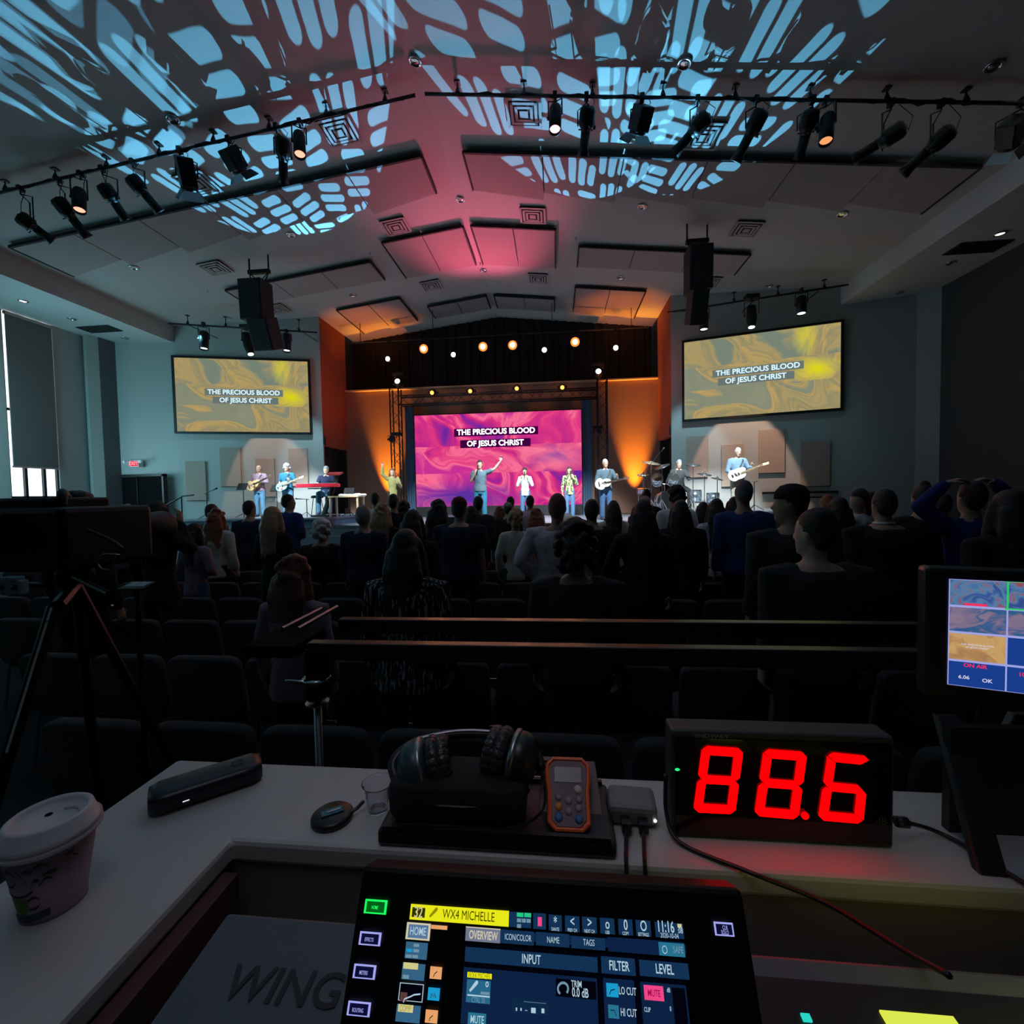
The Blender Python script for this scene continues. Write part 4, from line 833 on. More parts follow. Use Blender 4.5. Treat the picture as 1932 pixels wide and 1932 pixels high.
    if cap:
        c=MB().zring([(hc.z+.03,.085,.104,0,hc.y-.010),(hc.z+.075,.082,.10,0,hc.y-.010),(hc.z+.115,.055,.07,0,hc.y-.012),(hc.z+.13,.02,.025,0,hc.y-.012)],18)
        o=child('cap',turn(c),CL[cap],remesh=False)
        q=-1 if cap=='black' and style=='crop' else 1
        c=MB().prism([(x,hc.y+q*y,hc.z+.035) for x,y in((-.075,.06),(-.06,.15),(0,.175),(.06,.15),(.075,.06))],(0,0,.008)); child('brim',turn(c),CL[cap],remesh=False)
    return body
def headwear_glasses(body,hc,hm=None): pass
# ---------- on stage ----------
def P(x,y,Y): return aY(x,y,Y)
def rel(body,p): return V(p)
SG='musicians and singers on stage'
a1=person(P(488,878,14.1),'man in open grey jacket and jeans playing the acoustic guitar',z0=ZR,face=172,shirt='mauve',pants='jean',hair='darkgrey',style='bald',arms=(((-.27,.03,1.17),(-.12,.20,1.19),(1,.2,.4),(0,-1,0)),((.26,.03,1.13),(.12,.24,1.07),(-1,.3,-.3),(0,-1,-.2))),shoes=1,vox=.013,group=SG)
a2=person(P(541,876,13.7),'man with bushy white hair and teal tee playing electric guitar',z0=ZR,face=178,shirt='teal',pants='jean',hair='white',style='fluffy',sleeve='short',arms=(((-.28,.02,1.16),(-.20,.22,1.17),(0,.6,.9),(1,0,0)),((.27,.0,1.12),(.14,.22,.98),(-1,.3,-.4),(0,-1,-.2))),shoes=1,vox=.013,group=SG)
a3=person(P(615,880,13.75),'grey-haired man in navy tee seated at the red keyboard',z0=ZR,face=165,shirt='navy',pants='jean',hair='grey',style='short',sleeve='short',sit=.45,arms=(((-.25,.12,1.18),(-.20,.36,1.20),(0,1,-.1),(0,0,-1)),((.25,.12,1.18),(.20,.36,1.20),(0,1,-.1),(0,0,-1))),shoes=1,vox=.013,group=SG,extra={'legs':(((-.16,.36,.72),(.16,.36,.72)),((-.16,.38,.1),(.18,.3,.1)))})
a4=person(P(740,884,15.2),'woman in olive dress with both hands raised beside the truss',z0=1.1,face=150,shirt='olive',pants='black',hair='auburn',style='long',arms=('pray','up'),fem=1,shoes=1,vox=.013,group=SG,hy=20)
a5=person(P(905,869,13.3),'lead singer in grey-green shirt, microphone at mouth, one arm raised high',z0=1.1,face=176,shirt='slate',pants='teal',hair='black',style='short',sleeve='short',arms=(((-.42,.10,1.50),(-.60,.12,1.72),(-.2,0,1),(0,1,0)),'mic'),shoes=1,vox=.013,group=SG)
a6=person(P(990,883,15.2),'woman in white blouse and blue jeans singing into a microphone',z0=1.1,face=180,shirt='white',pants='denim',hair='black',style='bun',arms=('mic','mic'),fem=1,shoes=1,vox=.013,group=SG)
a7=person(P(1074,881,15.2),'long-haired woman in green leafy blouse and blue jeans',z0=1.1,face=180,shirt='leafy',pants='denim',hair='brown',style='long',arms=('mic','side'),fem=1,shoes=1,vox=.013,group=SG)
a8=person(P(1142,867,13.9),'man with pale hair and dark blazer playing the white hollow guitar',z0=1.1,face=172,shirt='slate',pants='denim',hair='white',style='short',arms=(((-.30,.03,1.17),(-.28,.24,1.20),(0,.5,.9),(1,0,0)),((.27,.0,1.12),(.12,.24,1.05),(-1,.3,-.3),(0,-1,-.2))),shoes=1,vox=.013,group=SG)
a9=person(P(1280,868,14.05),'grey-haired drummer in a dark shirt seated behind the drums',z0=ZR,face=178,shirt='charcoal',pants='black',hair='grey',style='short',sit=.45,arms=(((-.27,.1,1.18),(-.2,.34,1.15),(0,1,.2),(0,0,-1)),((.27,.1,1.18),(.2,.34,1.2),(0,1,.4),(0,0,-1))),shoes=1,vox=.013,group=SG,nod=-18,extra={'legs':(((-.2,.38,.60),(.2,.38,.60)),((-.2,.4,.1),(.2,.4,.1)))})
a10=person(P(1391,845,13.0),'tall grey-haired man in chambray shirt playing the cream bass',z0=ZR,face=176,shirt='chambray',pants='khaki',hair='white',style='crop',nod=-14,arms=(((-.29,.03,1.18),(-.30,.22,1.20),(0,.5,.9),(1,0,0)),((.27,.0,1.12),(.13,.24,1.0),(-1,.3,-.4),(0,-1,-.2))),shoes=1,vox=.013,group=SG)
def held(b,p): # local body coordinates -> world
    s=b.scale[0]; return V(b.location)+Matrix.Rotation(b.rotation_euler[2],3,'Z')@(V(p)*s)
guitar('ac',held(a1,(.10,.20,1.07)),(1,.0,.42),(-.05,-1,.12),'natural spruce acoustic guitar held by the man in the grey jacket',wood,.95,name='acoustic_guitar')
guitar('el',held(a2,(.10,.19,1.0)),(1,-.05,.40),(0,-1,.12),'pale blue electric guitar held by the white-haired man',teal,.95)
guitar('ac',held(a8,(.12,.20,1.05)),(1,-.05,.20),(0,-1,.12),'white hollow-body guitar with dark headstock held by the man in blazer',cream,1.0,pick=white)
guitar('el',held(a10,(.12,.20,1.0)),(1,-.05,.38),(0,-1,.12),'cream bass guitar with long pale neck held by the tall man',cream,1.1,name='bass_guitar')
for b,lb in ((a1,'guitar_strap'),(a2,'guitar_strap'),(a8,'guitar_strap'),(a10,'guitar_strap')):
    m_=MB().tube([(.12,.12,1.0),(-.02,.135,1.22),(-.11,.11,1.40),(-.14,.0,1.475),(-.10,-.12,1.38),(.1,-.14,1.1)],.022,6,flat=.3,up=(0,1,0)); o=m_.build('strap',mat('strap leather',(.06,.05,.05),.6),b,world=False)
def handmic(b,p,label,d=(0,.2,-1)):
    q=held(b,p); t=thing('handheld_microphone',label,'microphone',q); dd=(Matrix.Rotation(b.rotation_euler[2],3,'Z')@V(d)).normalized()
    MB().tube([q,q+dd*.17],[.017,.012],10).build('handle',blk,t); MB().ell(q-dd*.015,(.026,.026,.028),12,8).build('mesh_head',steel,t,smooth=True)
handmic(a5,(.035,.20,1.60),'black microphone in the hand of the lead singer'); handmic(a6,(.0,.21,1.58),'black microphone held by the woman in the white blouse'); handmic(a7,(-.03,.2,1.57),'black microphone held by the woman in the leafy blouse')
for k,x in enumerate((-1,1)):
    q=held(a9,(x*.19,.42,1.0)); t=tag(MB().tube([q,q+V((-x*.05-.03,-.22,.2+.12*k))],[.008,.005],6).build('drumstick',maple),f'pale wooden drumstick in the drummer\'s {"left" if x<0 else "right"} hand','drumstick')
# ---------- congregation ----------
G='people standing in the seats'
SPOTS=[]
def c_(x,y,Y,label,**k):
    if Y<8.6: # stand between two rows of chairs, clear of the neighbours
        w0=k.get('w',1.); r0=max(0,round((Y-2.58)/.85))
        for dr in ((0,) if r0<2 else (0,1,-1,2,-2,3)):
            r=r0+dr
            if r<1 and r!=r0: continue
            X=aY(x,y,2.58+.85*r).x
            if all(q[0]!=r or abs(q[1]-X)>.27*(q[2]+w0) for q in SPOTS): break
        else: r=r0; X=aY(x,y,2.58+.85*r).x
        SPOTS.append((r,X,w0)); Y=(2.16 if k.get('sit',0)>.4 else 2.58)+.85*r
    k.setdefault('vox',.02 if Y<5 else .026); k.setdefault('group',G); k.setdefault('skin','m'); return person(P(x,y,Y),label,**k)
c_(146,930,3.1,'person with dark bushy hair standing behind the video camera',style='fluffy',hair='black',shirt='black',hy=55,H=1.95)
c_(189,947,7.5,'man with short dark hair in pale collar left of the dark door',hair='black',shirt='grey',hy=30,style='crop')
c_(226,955,6.3,'blonde head leaning low beside the dark doorway',hair='blonde',style='fluffy',shirt='grey',nod=-25)
c_(296,950,4.6,'dark-haired person in black with one reddish hand lifted by the face',hair='black',style='long',shirt='black',arms=('side',((.26,.08,1.30),(.12,.12,1.56),(0,.1,1),(-1,0,0))),fem=1)
c_(366,990,4.2,'girl with long dark hair, pale purple sleeves and denim overalls',hair='black',style='long',shirt='mauve',pants='denim',fem=1,arms=('clasp','clasp'),hy=12,face=8)
c_(408,964,5.0,'woman with long red hair and cream cardigan on the left side',hair='red',style='wavy',shirt='cream',fem=1,arms=('side','side'),w=1.1)
c_(399,953,7.0,'brown-haired head showing just above the red-haired woman',hair='brown',style='short',shirt='grey')
c_(470,946,6.2,'man with short black hair in a dark hooded jacket',hair='black',style='crop',shirt='navy',w=1.15,hy=10)
c_(514,959,5.4,'blonde long-haired woman in a black top with folded hands',hair='blonde',style='long',shirt='black',fem=1,arms=('clasp','clasp'),face=10)
c_(543,934,7.5,'man in blue jumper, profile turned right, below the white-haired guitarist',hair='black',style='crop',shirt='blue',hy=45,face=10,arms=('clasp','clasp'))
c_(606,984,5.6,'white-haired person in a black coat seated near the steps',hair='white',style='fluffy',shirt='black',sit=.45,w=1.2,hy=15)
c_(708,931,9.0,'short dark head in front of the amber wall light',hair='black',shirt='pinkwhite',style='short')
c_(685,956,5.0,'grey-haired man in a dark jacket beside the blonde woman',hair='grey',style='short',shirt='navy',w=1.12)
c_(720,954,5.5,'woman with wavy shoulder-length blonde hair, dark coat',hair='blonde',style='wavy',shirt='black',fem=1)
c_(742,934,8.0,'man with short dark hair right of the blonde woman',hair='black',shirt='black')
c_(762,950,9.0,'small dark curly head near the left edge of the video wall',hair='black',shirt='grey',style='curly')
c_(778,966,4.5,'woman with long black hair, black top, left of the cap wearer',hair='black',style='longer',shirt='black',fem=1,w=1.1)
c_(826,948,6.2,'person with black shoulder-length hair behind the cap wearer',hair='black',style='wavy',shirt='black',fem=1)
c_(815,984,5.6,'child with dark reddish curls between two adults',hair='auburn',style='curly',shirt='maroon',sit=.1)
c_(866,940,4.5,'broad man in a dark tee and backwards dark red cap',hair='black',style='short',cap='maroon',shirt='navy',sleeve='short',w=1.22,vox=.016)
c_(889,957,6.8,'dark long-haired woman just right of the cap wearer',hair='black',style='long',shirt='black',fem=1)
c_(902,938,8.0,'dark-haired person in a jacket with a yellow stripe',hair='black',style='short',shirt='charcoal')
c_(942,957,9.0,'auburn long-haired head below the lead singer',hair='auburn',style='long',shirt='grey',fem=1)
c_(958,949,7.4,'person in a beige cap and dark jacket bending slightly',hair='brown',style='short',cap='khaki',shirt='black',w=1.1)
c_(963,938,9.2,'round dark head just above the beige cap',hair='black',style='crop',shirt='grey')
c_(972,965,5.8,'woman with short pale curls in a cream knitted sweater',hair='blonde',style='fluffy',shirt='cream',fem=1)
c_(1000,936,9.0,'short-haired man in a pale shirt below the woman in white',hair='black',style='crop',shirt='pinkwhite')
c_(1011,964,6.4,'strawberry-blonde head beside the pale-haired woman',hair='red',style='wavy',shirt='grey',fem=1)
c_(1051,934,4.4,'big man in a wrinkled pinkish white dress shirt',hair='auburn',style='crop',shirt='pinkwhite',pants='black',w=1.2,arms=('hip','side'),vox=.015)
c_(1085,1000,2.6,'young man with a round mop of curly black hair, dark top',hair='black',style='curly',shirt='charcoal',w=1.1,vox=.014)
c_(1116,945,5.0,'large person in a black hooded top right of the white dress shirt',hair='black',style='short',shirt='black',w=1.3)
c_(1157,947,6.5,'woman with half-up brown hair in a cream top',hair='brown',style='long',shirt='cream',fem=1)
c_(1217,938,7.2,'person with pale pink cap and maroon jacket',hair='auburn',style='short',cap='pink',shirt='maroon',w=1.1)
c_(1219,925,9.0,'dark head with headwear in front of the drum kit',hair='black',style='bun',shirt='black')
c_(1213,947,4.3,'woman with very long dark hair, tan sleeve, hand on the seat back',hair='black',style='longer',shirt='black',fem=1,w=1.15,arms=(((-.30,.08,1.15),(-.36,.22,.93),(-.3,.5,-.5),(0,0,-1)),'side'))
c_(1276,921,6.6,'man with dark hair and pale tee below the drummer, looking left',hair='black',style='fluffy',shirt='white',hy=-50)
c_(1283,947,4.4,'broad black-haired person filling the space left of the lavender blouse',hair='black',style='long',shirt='black',w=1.25,fem=1)
c_(1326,949,8.0,'dark-haired child-sized head with mustard yellow top',hair='black',style='long',shirt='yellow',fem=1)
c_(1351,944,5.2,'woman with long straight black hair and lacy lavender blouse',hair='black',style='longer',shirt='lace',fem=1,arms=('clasp','clasp'))
c_(1385,940,6.8,'person in dark maroon behind the tall man in blue',hair='black',style='long',shirt='maroon',fem=1)
c_(1403,909,4.9,'tall man with cropped grey hair and a blue shirt',hair='darkgrey',style='crop',shirt='blue',w=1.1)
c_(1494,918,3.7,'person with glasses and a backwards black cap facing left',hair='black',style='crop',cap='black',shirt='charcoal',hy=-62,w=1.15,vox=.015)
c_(1540,965,2.7,'near man with dark hair, ear and cheek catching light, dark tee',hair='black',style='short',shirt='charcoal',hy=-35,w=1.2,vox=.013,skin='l')
c_(1560,935,6.5,'red-orange haired head behind the black cap',hair='red',style='short',shirt='pink')
c_(1582,942,5.0,'woman with long black hair and a mauve sleeve',hair='black',style='longer',shirt='mauve',fem=1)
c_(1621,925,6.3,'woman in a white knit top with ponytail, looking left',hair='black',style='ponytail',shirt='white',fem=1,hy=-75,face=-30)
c_(1643,930,7.4,'person with glasses and brown hair just right of the ponytail',hair='brown',style='short',shirt='pink',hy=-110)
big=c_(1668,927,4.1,'large man in black jacket with a thin white collar line',hair='black',style='short',shirt='black',w=1.35,collar=0)
c_(1741,918,4.4,'person with flat-topped black hair in black',hair='black',style='topbun',shirt='black',w=1.2)
c_(1834,912,4.0,'person with both hands behind the head and royal blue top',hair='black',style='short',shirt='royal',arms=('head','head'))
c_(1905,930,3.3,'dark-haired person at the right edge in black',hair='black',style='long',shirt='black',w=1.2,fem=1)
c_(1778,934,5.0,'person in black between the flat-topped hair and raised elbows',hair='black',style='short',shirt='black')
c_(552,1058,2.15,'woman with long red-brown hair and a quilted mauve jacket',hair='auburn',style='wavy',shirt='mauve',fem=1,w=1.1,vox=.013,hy=10)
c_(765,1005,2.5,'woman in a black and silver streaked loose blouse',hair='black',style='longer',shirt='streaked',fem=1,w=1.2,vox=.013)
MB().lathe([(.072,-.004),(.080,0),(.070,.010)],(0,0,1.487),18).build('white_collar',CL['white'],big,world=False,smooth=True)
def flush():
    "grow each body and garment as one continuous skin"
    for o,vx,ex,dp in PEND:
        m=o.modifiers.new('r','REMESH'); m.mode='VOXEL'; m.voxel_size=vx; m.use_smooth_shade=True
        m=o.modifiers.new('s','SMOOTH'); m.iterations=2; m.factor=.5
        if dp:
            t=bpy.data.textures.get('folds') or bpy.data.textures.new('folds','CLOUDS'); t.noise_scale=.13
            m=o.modifiers.new('d','DISPLACE'); m.texture=t; m.strength=dp*2.2; m.texture_coords='LOCAL'
    dg=bpy.context.evaluated_depsgraph_get(); dg.update()
    new=[bpy.data.meshes.new_from_object(o.evaluated_get(dg)) for o,_,_,_ in PEND]
    for (o,vx,ex,dp),me in zip(PEND,new):
        mm=o.data.materials[0]
        if ex:
            n=len(me.vertices); vv=np.empty(n*3); me.vertices.foreach_get('co',vv); vs=[tuple(p) for p in vv.reshape(-1,3)]
            q=MB(); q.v=vs; q.f=[tuple(p.vertices) for p in me.polygons]; q.add(ex.v,ex.f); me=q.mesh('body',True)
        o.modifiers.clear(); o.data=me
        if not me.materials: me.materials.append(mm)
    PEND.clear()
flush()
# ======================= seats =======================
seatm=mat('seat cloth',(.055,.053,.056),.95,bump=.5,bscale=200,var=.3)
def pad(w,h,t,n=5): # softly rounded cushion in x,z, thickness y
    m=MB(); rs=[]
    for k,(yy,sc) in enumerate(((-t/2,.90),(-t*.38,.97),(0,1),(t*.38,.97),(t/2,.90))):
        r=[]
        for j in range(24):
            a=2*math.pi*j/24; c,s_=math.cos(a),math.sin(a); e=.28
            r.append(V((math.copysign(abs(c)**e,c)*w/2*(1-(1-sc)*.5),yy,math.copysign(abs(s_)**e,s_)*h/2*(1-(1-sc)*.6))))
        rs.append(r)
    return m.rings(rs)
CH=None
def chair(x,y,label):
    global CH
    if CH is None:
        t=thing('padded_chair',label,'chair',(0,0,0),0,'rows of padded chairs')
        b=pad(.52,.44,.07); b.xf(Matrix.Translation((0,-.235,.64))@Matrix.Rotation(R(8),4,'X')); b.build('backrest',seatm,t,smooth=True,world=False)
        b=pad(.50,.46,.09); b.xf(Matrix.Translation((0,.0,.44))@Matrix.Rotation(R(90),4,'X')); b.build('seat',seatm,t,smooth=True,world=False)
        for sx in(-1,1):
            MB().tube([(sx*.245,-.20,.42),(sx*.245,-.225,.6),(sx*.245,-.245,.72)],.011,6).build('back_frame',steel,t,world=False)
            for sy in(-1,1): MB().tube([(sx*.235,sy*.19,.40),(sx*.25,sy*.23,.0)],.012,6).build('leg',steel,t,world=False)
        MB().tube([(-.23,.2,.2),(.23,.2,.2)],.008,6).build('stretcher',steel,t,world=False)
        CH=t; r=t
    else: r=copytree(CH)
    r.location=(x,y,0); r['label']=label; return r
for k in range(7):
    y=2.18+.85*k; yb=y-.26; half=1.13*yb
    x0=max(-9,2.2-half*1.25); x1=min(9.5,2.2+half*1.05); n=0
    off=(.03,-.11,.17,.0,.2,.1,.05)[k]; i0=math.ceil((x0-off)/.56); i1=math.floor((x1-off)/.56)
    for i in range(i0,i1+1):
        x=off+i*.56
        if k>=4 and i%1: continue
        chair(x,y,f'dark padded chair, {ORD[n]} from the left in the {ORD[k]} row beyond the desk'); n+=1
        if n>=20: break
# ======================= the mixing position =======================
ZD=1.45
lam=mat('desk laminate',(.50,.49,.48),.42,bump=.08,bscale=400,var=.05); lame=mat('desk edge',(.22,.21,.22),.5); wellm=mat('well board',(.10,.035,.04),.7)
dk=thing('desk','pale laminate wraparound desk of the mixing position','desk',(1.9,.4,0))
MB().prism([(1.58,-.9,ZD-.03),(1.83,-.9,ZD-.03),(1.83,.54,ZD-.03),(4.6,.54,ZD-.03),(4.6,.71,ZD-.03),(1.60,.71,ZD-.03)],(0,0,.03)).build('desktop',lam,dk,bevel=.006)
MB().box((3.2,.69,.71),(3.0,.02,1.42)).build('rear_panel',wellm,dk); MB().box((1.62,-.1,.71),(.02,1.5,1.42)).build('side_panel',wellm,dk)
MB().box((3.2,.555,1.36),(2.75,.02,.12)).build('apron',mat('apron board',(.22,.19,.17),.7),dk); MB().box((1.84,-.1,1.36),(.02,1.25,.12)).build('apron',wellm,dk)
MB().box((3.2,.2,1.29),(2.75,.7,.02)).build('console_shelf',mat('shelf board',(.20,.19,.17),.6),dk)
for x in (1.9,4.4): MB().box((x,.1,.64),(.05,.5,1.28)).build('leg_panel',wellm,dk)
pf=struct('trim_platform',MB().box((2.9,-.6,.2),(4.4,2.6,.4)),carpet)
# --- console
con=thing('mixing_console','black digital mixing console with lit touchscreen and side keys','mixer',(2.4,.2,1.3))
bodym=mat('console graphite',(.085,.10,.125),.45,bump=.05,bscale=300)
Bx0=aY(430,1720,.42).x; BT=.10; BZ=aY(430,1720,.42).z
def bz(y): return BZ-BT*(.42-y)
MB().prism([(Bx0,.42,1.30),(Bx0,-.15,1.30),(Bx0,-.15,bz(-.15)),(Bx0,.42,bz(.42))],(1.05,0,0)).build('chassis',bodym,con,bevel=.004)
TL_=R(59.6); P0=C0+ray(1000,1745)*.34; NN=V((0,-math.sin(TL_),math.cos(TL_))); UU=V((1,0,0)); VV=NN.cross(UU)
def Q(x,y,o=0): d=ray(x,y); return C0+d*((P0-C0).dot(NN)/d.dot(NN))+NN*o
def uv(x,y): q=Q(x,y)-P0; return q.dot(UU),q.dot(VV)
def PP(u,v,o=0): return P0+UU*u+VV*v+NN*o
u0,v0=uv(683,1632); u1,_=uv(1400,1668); v1=v0-.125
sc_=MB().prism([PP(u0,v0,-.001),PP(u1,v0,-.001),PP(u1,v1,-.001),PP(u0,v1,-.001)],-NN*.03).build('screen_housing',mat('screen glass',(.004,.004,.005),.45,spec=.2),con,bevel=.004)
LAY=[0]
def rc(x0,y0,x1,y1,m,name='screen_tile',o=None,par=None):
    a,b=uv(x0,y0); c,d=uv(x1,y1); LAY[0]+=1; o=.0006+.00002*LAY[0] if o is None else o
    q=MB().add([PP(a,d,o),PP(c,d,o),PP(c,b,o),PP(a,b,o)],[(0,1,2,3)]); return q.build(name,m,par or con,fix=False)
def tx_(s,x,y,hpx,m,bold=.01,cond=.85,al='CENTER',name='screen_text'):
    a,b=uv(x,y); LAY[0]+=1; return text(s,PP(a,b,.0010+.00002*LAY[0]),UU,VV,hpx*.34/850*.98,m,con,name,bold=bold,depth=0,cond=cond*.84,align=al)
A_=lambda x,y:(740+x/6.44,1690+y/6.44); B_=lambda x,y:(1030+x/6.44,1690+y/6.44)
gl=lambda n,c,s=1:glow('ui '+n,c,s)
nv,bl_,st_b=gl('navy',(.004,.016,.055)),gl('blue',(.006,.030,.085)),gl('steel blue',(.035,.12,.22)); pt=gl('pale text',(.42,.58,.68)); yel=gl('yellow',(.80,.80,.01)); dkx=gl('dark ink',(.03,.03,.0)); cyn=gl('cyan',(.01,.32,.62)); orn=gl('orange',(.78,.36,.14)); pnk=gl('pink',(.85,.06,.24)); blkx=gl('black',(.001,.001,.004)); grn=gl('green',(.02,.55,.22)); yl2=gl('pale yellow',(.62,.58,.25)); crm=gl('cream',(.62,.56,.42)); dim=gl('dim text',(.16,.27,.36))
rc(*A_(890,560),*B_(1760,2000),blkx,'display'); 
def a(x0,y0,x1,y1,m,n='screen_tile'): rc(*A_(x0,y0),*A_(x1,y1),m,n)
def b(x0,y0,x1,y1,m,n='screen_tile'): rc(*B_(x0,y0),*B_(x1,y1),m,n)
rc(*A_(232,95),*A_(1415,375),yel,'channel_banner'); a(250,135,395,265,dkx); tx_('32',*A_(323,202),17,yl2,.02); tx_('WX4 MICHELLE',*A_(930,240),14,dkx,0,.88)
def icon_mic(cx,cy,s,m,f=A_):
    x,y=f(cx,cy); u,v=uv(x,y); k=s*.34/850/6.44; LAY[0]+=2; o=.0012+.00002*LAY[0]
    q=MB(); d=V((.6,.8)); pts=[(-30,-45),(-45,-30),(20,45),(40,60),(58,45),(48,22)]
    q.add([PP(u+p[0]*k,v+p[1]*k,o) for p in pts],[tuple(range(6))]); q.build('microphone_icon',m,con,fix=False)
icon_mic(500,205,1.0,gl('olive',(.25,.26,.0)))
a(185,315,455,545,crm); a(208,340,430,522,gl('home blue',(.09,.18,.32))); tx_('HOME',*A_(318,430),12,pt,.01,.8); a(478,348,670,412,orn)
a(175,550,420,775,st_b); 
for x,y,c in ((265,575,dim),(180,635,cyn),(262,640,dim),(170,705,dim),(250,710,dim)): a(x,y,x+65,y+45,c)
a(135,805,390,1030,st_b); a(145,800,315,893,yl2); a(135,950,205,1005,dim)
a(100,1045,370,1290,pt); a(108,1055,362,1280,blkx); a(108,1160,180,1280,gl('brown',(.10,.04,.04)))
u_,v_=uv(*A_(150,1265)); 
cv=MB(); pts=[A_(150,1270),A_(165,1230),A_(230,1205),A_(280,1180),A_(355,1172)]; cv.tube([PP(*uv(*p),.003) for p in pts],.0004,4); cv.build('eq_curve',pt,con)
a(65,1305,335,1545,st_b); a(82,1305,255,1415,yl2); tx_('COMP',*A_(165,1360),8,gl('ochre',(.35,.30,.06)),0,.8)
for q,m in (((470,848,600,1010),orn),((445,1102,575,1270),cyn),((415,1370,550,1545),orn)):
    a(*q,m,'effect_key'); cx=(q[0]+q[2])/2; cy=(q[1]+q[3])/2
    cv=MB(); w_=[(-30,30),(-18,-25),(0,20),(15,-25),(30,30)] if m is cyn else [(-22,35),(-10,0),(25,-30)]; cv.tube([PP(*uv(*A_(cx+p[0],cy+p[1])),.0032) for p in w_],.0003,4); cv.build('key_symbol',dkx,con)
b(-960,380,1700,700,nv); a(900,368,1312,572,gl('tab',(.16,.18,.26))); a(900,365,1318,410,crm); tx_('OVERVIEW',*A_(1110,478),12,crm,.02,.78)
a(1322,400,1722,600,bl_); tx_('ICON/COLOR',*A_(1530,502),9,pt,0,.75); b(-120,430,285,625,bl_); tx_('NAME',*B_(88,532),9,pt,.0,.8); b(305,480,722,660,bl_); tx_('TAGS',*B_(520,562),9,pt,0,.8); b(745,490,1690,740,nv)
b(1360,552,1690,740,gl('safe',(.02,.16,.27))); tx_('SAFE',*B_(1600,650),9,dim,.01,.8); tx_('O',*B_(1438,650),12,pt,-.01,.9)
rc(*A_(895,610),*B_(630,925),bl_); tx_('INPUT',*A_(1690,765),13,pt,.01,.8); b(665,722,1090,965,bl_); tx_('FILTER',*B_(885,845),13,pt,.015,.8); b(1125,765,1740,1012,bl_); tx_('LEVEL',*B_(1435,885),13,pt,.015,.8)
rc(*A_(875,855),*B_(645,1700),nv); b(690,985,1110,1700,nv); b(1140,1030,1760,1700,nv); b(1520,1100,1740,1700,blkx)
a(915,1000,1190,1305,gl('tile',(.02,.13,.24))); a(920,912,1212,1005,yel); tx_('WX4 MICHEL',*A_(1065,960),8,gl('olive',(.25,.26,.0)),0,.75); icon_mic(990,1090,1.0,pt); tx_('o',*A_(1158,1050),11,pt,.02); a(1080,1150,1185,1195,dim); tx_('CTRL 20',*A_(1050,1255),7,dim,0,.8); a(918,1200,1190,1206,pt)
a(930,1398,1140,1600,gl('safe',(.02,.16,.27))); tx_('MUTE',*A_(1037,1490),10,pt,.01,.8)
b(120,990,612,1250,blkx); tx_('TRIM',*B_(370,1060),9,pt,.01,.8); tx_('0.0 dB',*B_(415,1165),12,pt,.015,.8)
rg=MB(); rg.tube([PP(*uv(*B_(208+62*math.cos(t),1105+72*math.sin(t))),.0034) for t in [2.2+.4*k for k in range(13)]],.0007,5); rg.build('trim_knob_ring',dim,con)
b(728,1042,880,1222,cyn); tx_('LO CUT',*B_(985,1145),10,pt,.01,.72); b(750,1303,888,1480,gl('safe',(.02,.16,.27))); tx_('HI CUT',*B_(1000,1405),10,pt,.01,.72); b(1180,1065,1432,1268,pnk,'mute_key'); tx_('MUTE',*B_(1306,1168),9,gl('dark red',(.35,.0,.07)),.01,.8)
for q in (((768,1170),(785,1120),(830,1110)),((780,1360),(825,1360),(850,1430))): cv=MB(); cv.tube([PP(*uv(*B_(*p)),.0036) for p in q],.0003,4); cv.build('key_symbol',nv,con)
for x,y,s_ in ((1480,1130,'dB'),(1225,1365,'CLIP'),(1505,1355,'0')): tx_(s_,*B_(x,y),6,pt,.01,.8)
a(1460,1222,1905,1435,gl('photo',(.004,.02,.06)),'photo_thumbnail')
for x,y,w_,h_ in ((1600,1265,270,30),(1505,1340,16,40),(1560,1345,16,35),(1615,1370,30,10),(1690,1340,55,70),(1815,1350,35,60)): a(x,y,x+w_,y+h_,dim if y<1300 else pt)
a(1425,180,1690,385,bl_); a(1518,192,1595,248,grn); a(1607,195,1690,252,grn); 
for x,y in ((1520,262),(1578,265),(1636,268),(1520,330)): a(x,y,x+48,y+50,dim)
a(1715,195,1870,400,bl_); a(1770,245,1820,360,pnk)
tps=((35,195,'DANTE','*'),(230,410,'PREV CH','<'),(435,620,'NEXT CH','>'),(650,835,'USB','o'),(870,1055,'COPY','0'),(1080,1275,'SETTINGS','O'))
for x0,x1,s_,ic in tps:
    yy=215+(x0-35)*.06; b(x0,yy,x1,yy+205,bl_); tx_(s_,*B_((x0+x1)/2,yy+178),5,pt,.01,.75); tx_(ic,*B_((x0+x1)/2,yy+ (95 if ic=='*' else 78)),15,pt,.01)
b(1310,300,1672,512,bl_); tx_('11:16',*B_(1442,365),16,pt,.015,.75); tx_(':08',*B_(1620,408),8,pt,.01,.8); tx_('2020-10-04',*B_(1490,470),7,pt,.0,.85); b(1585,325,1640,375,yl2)
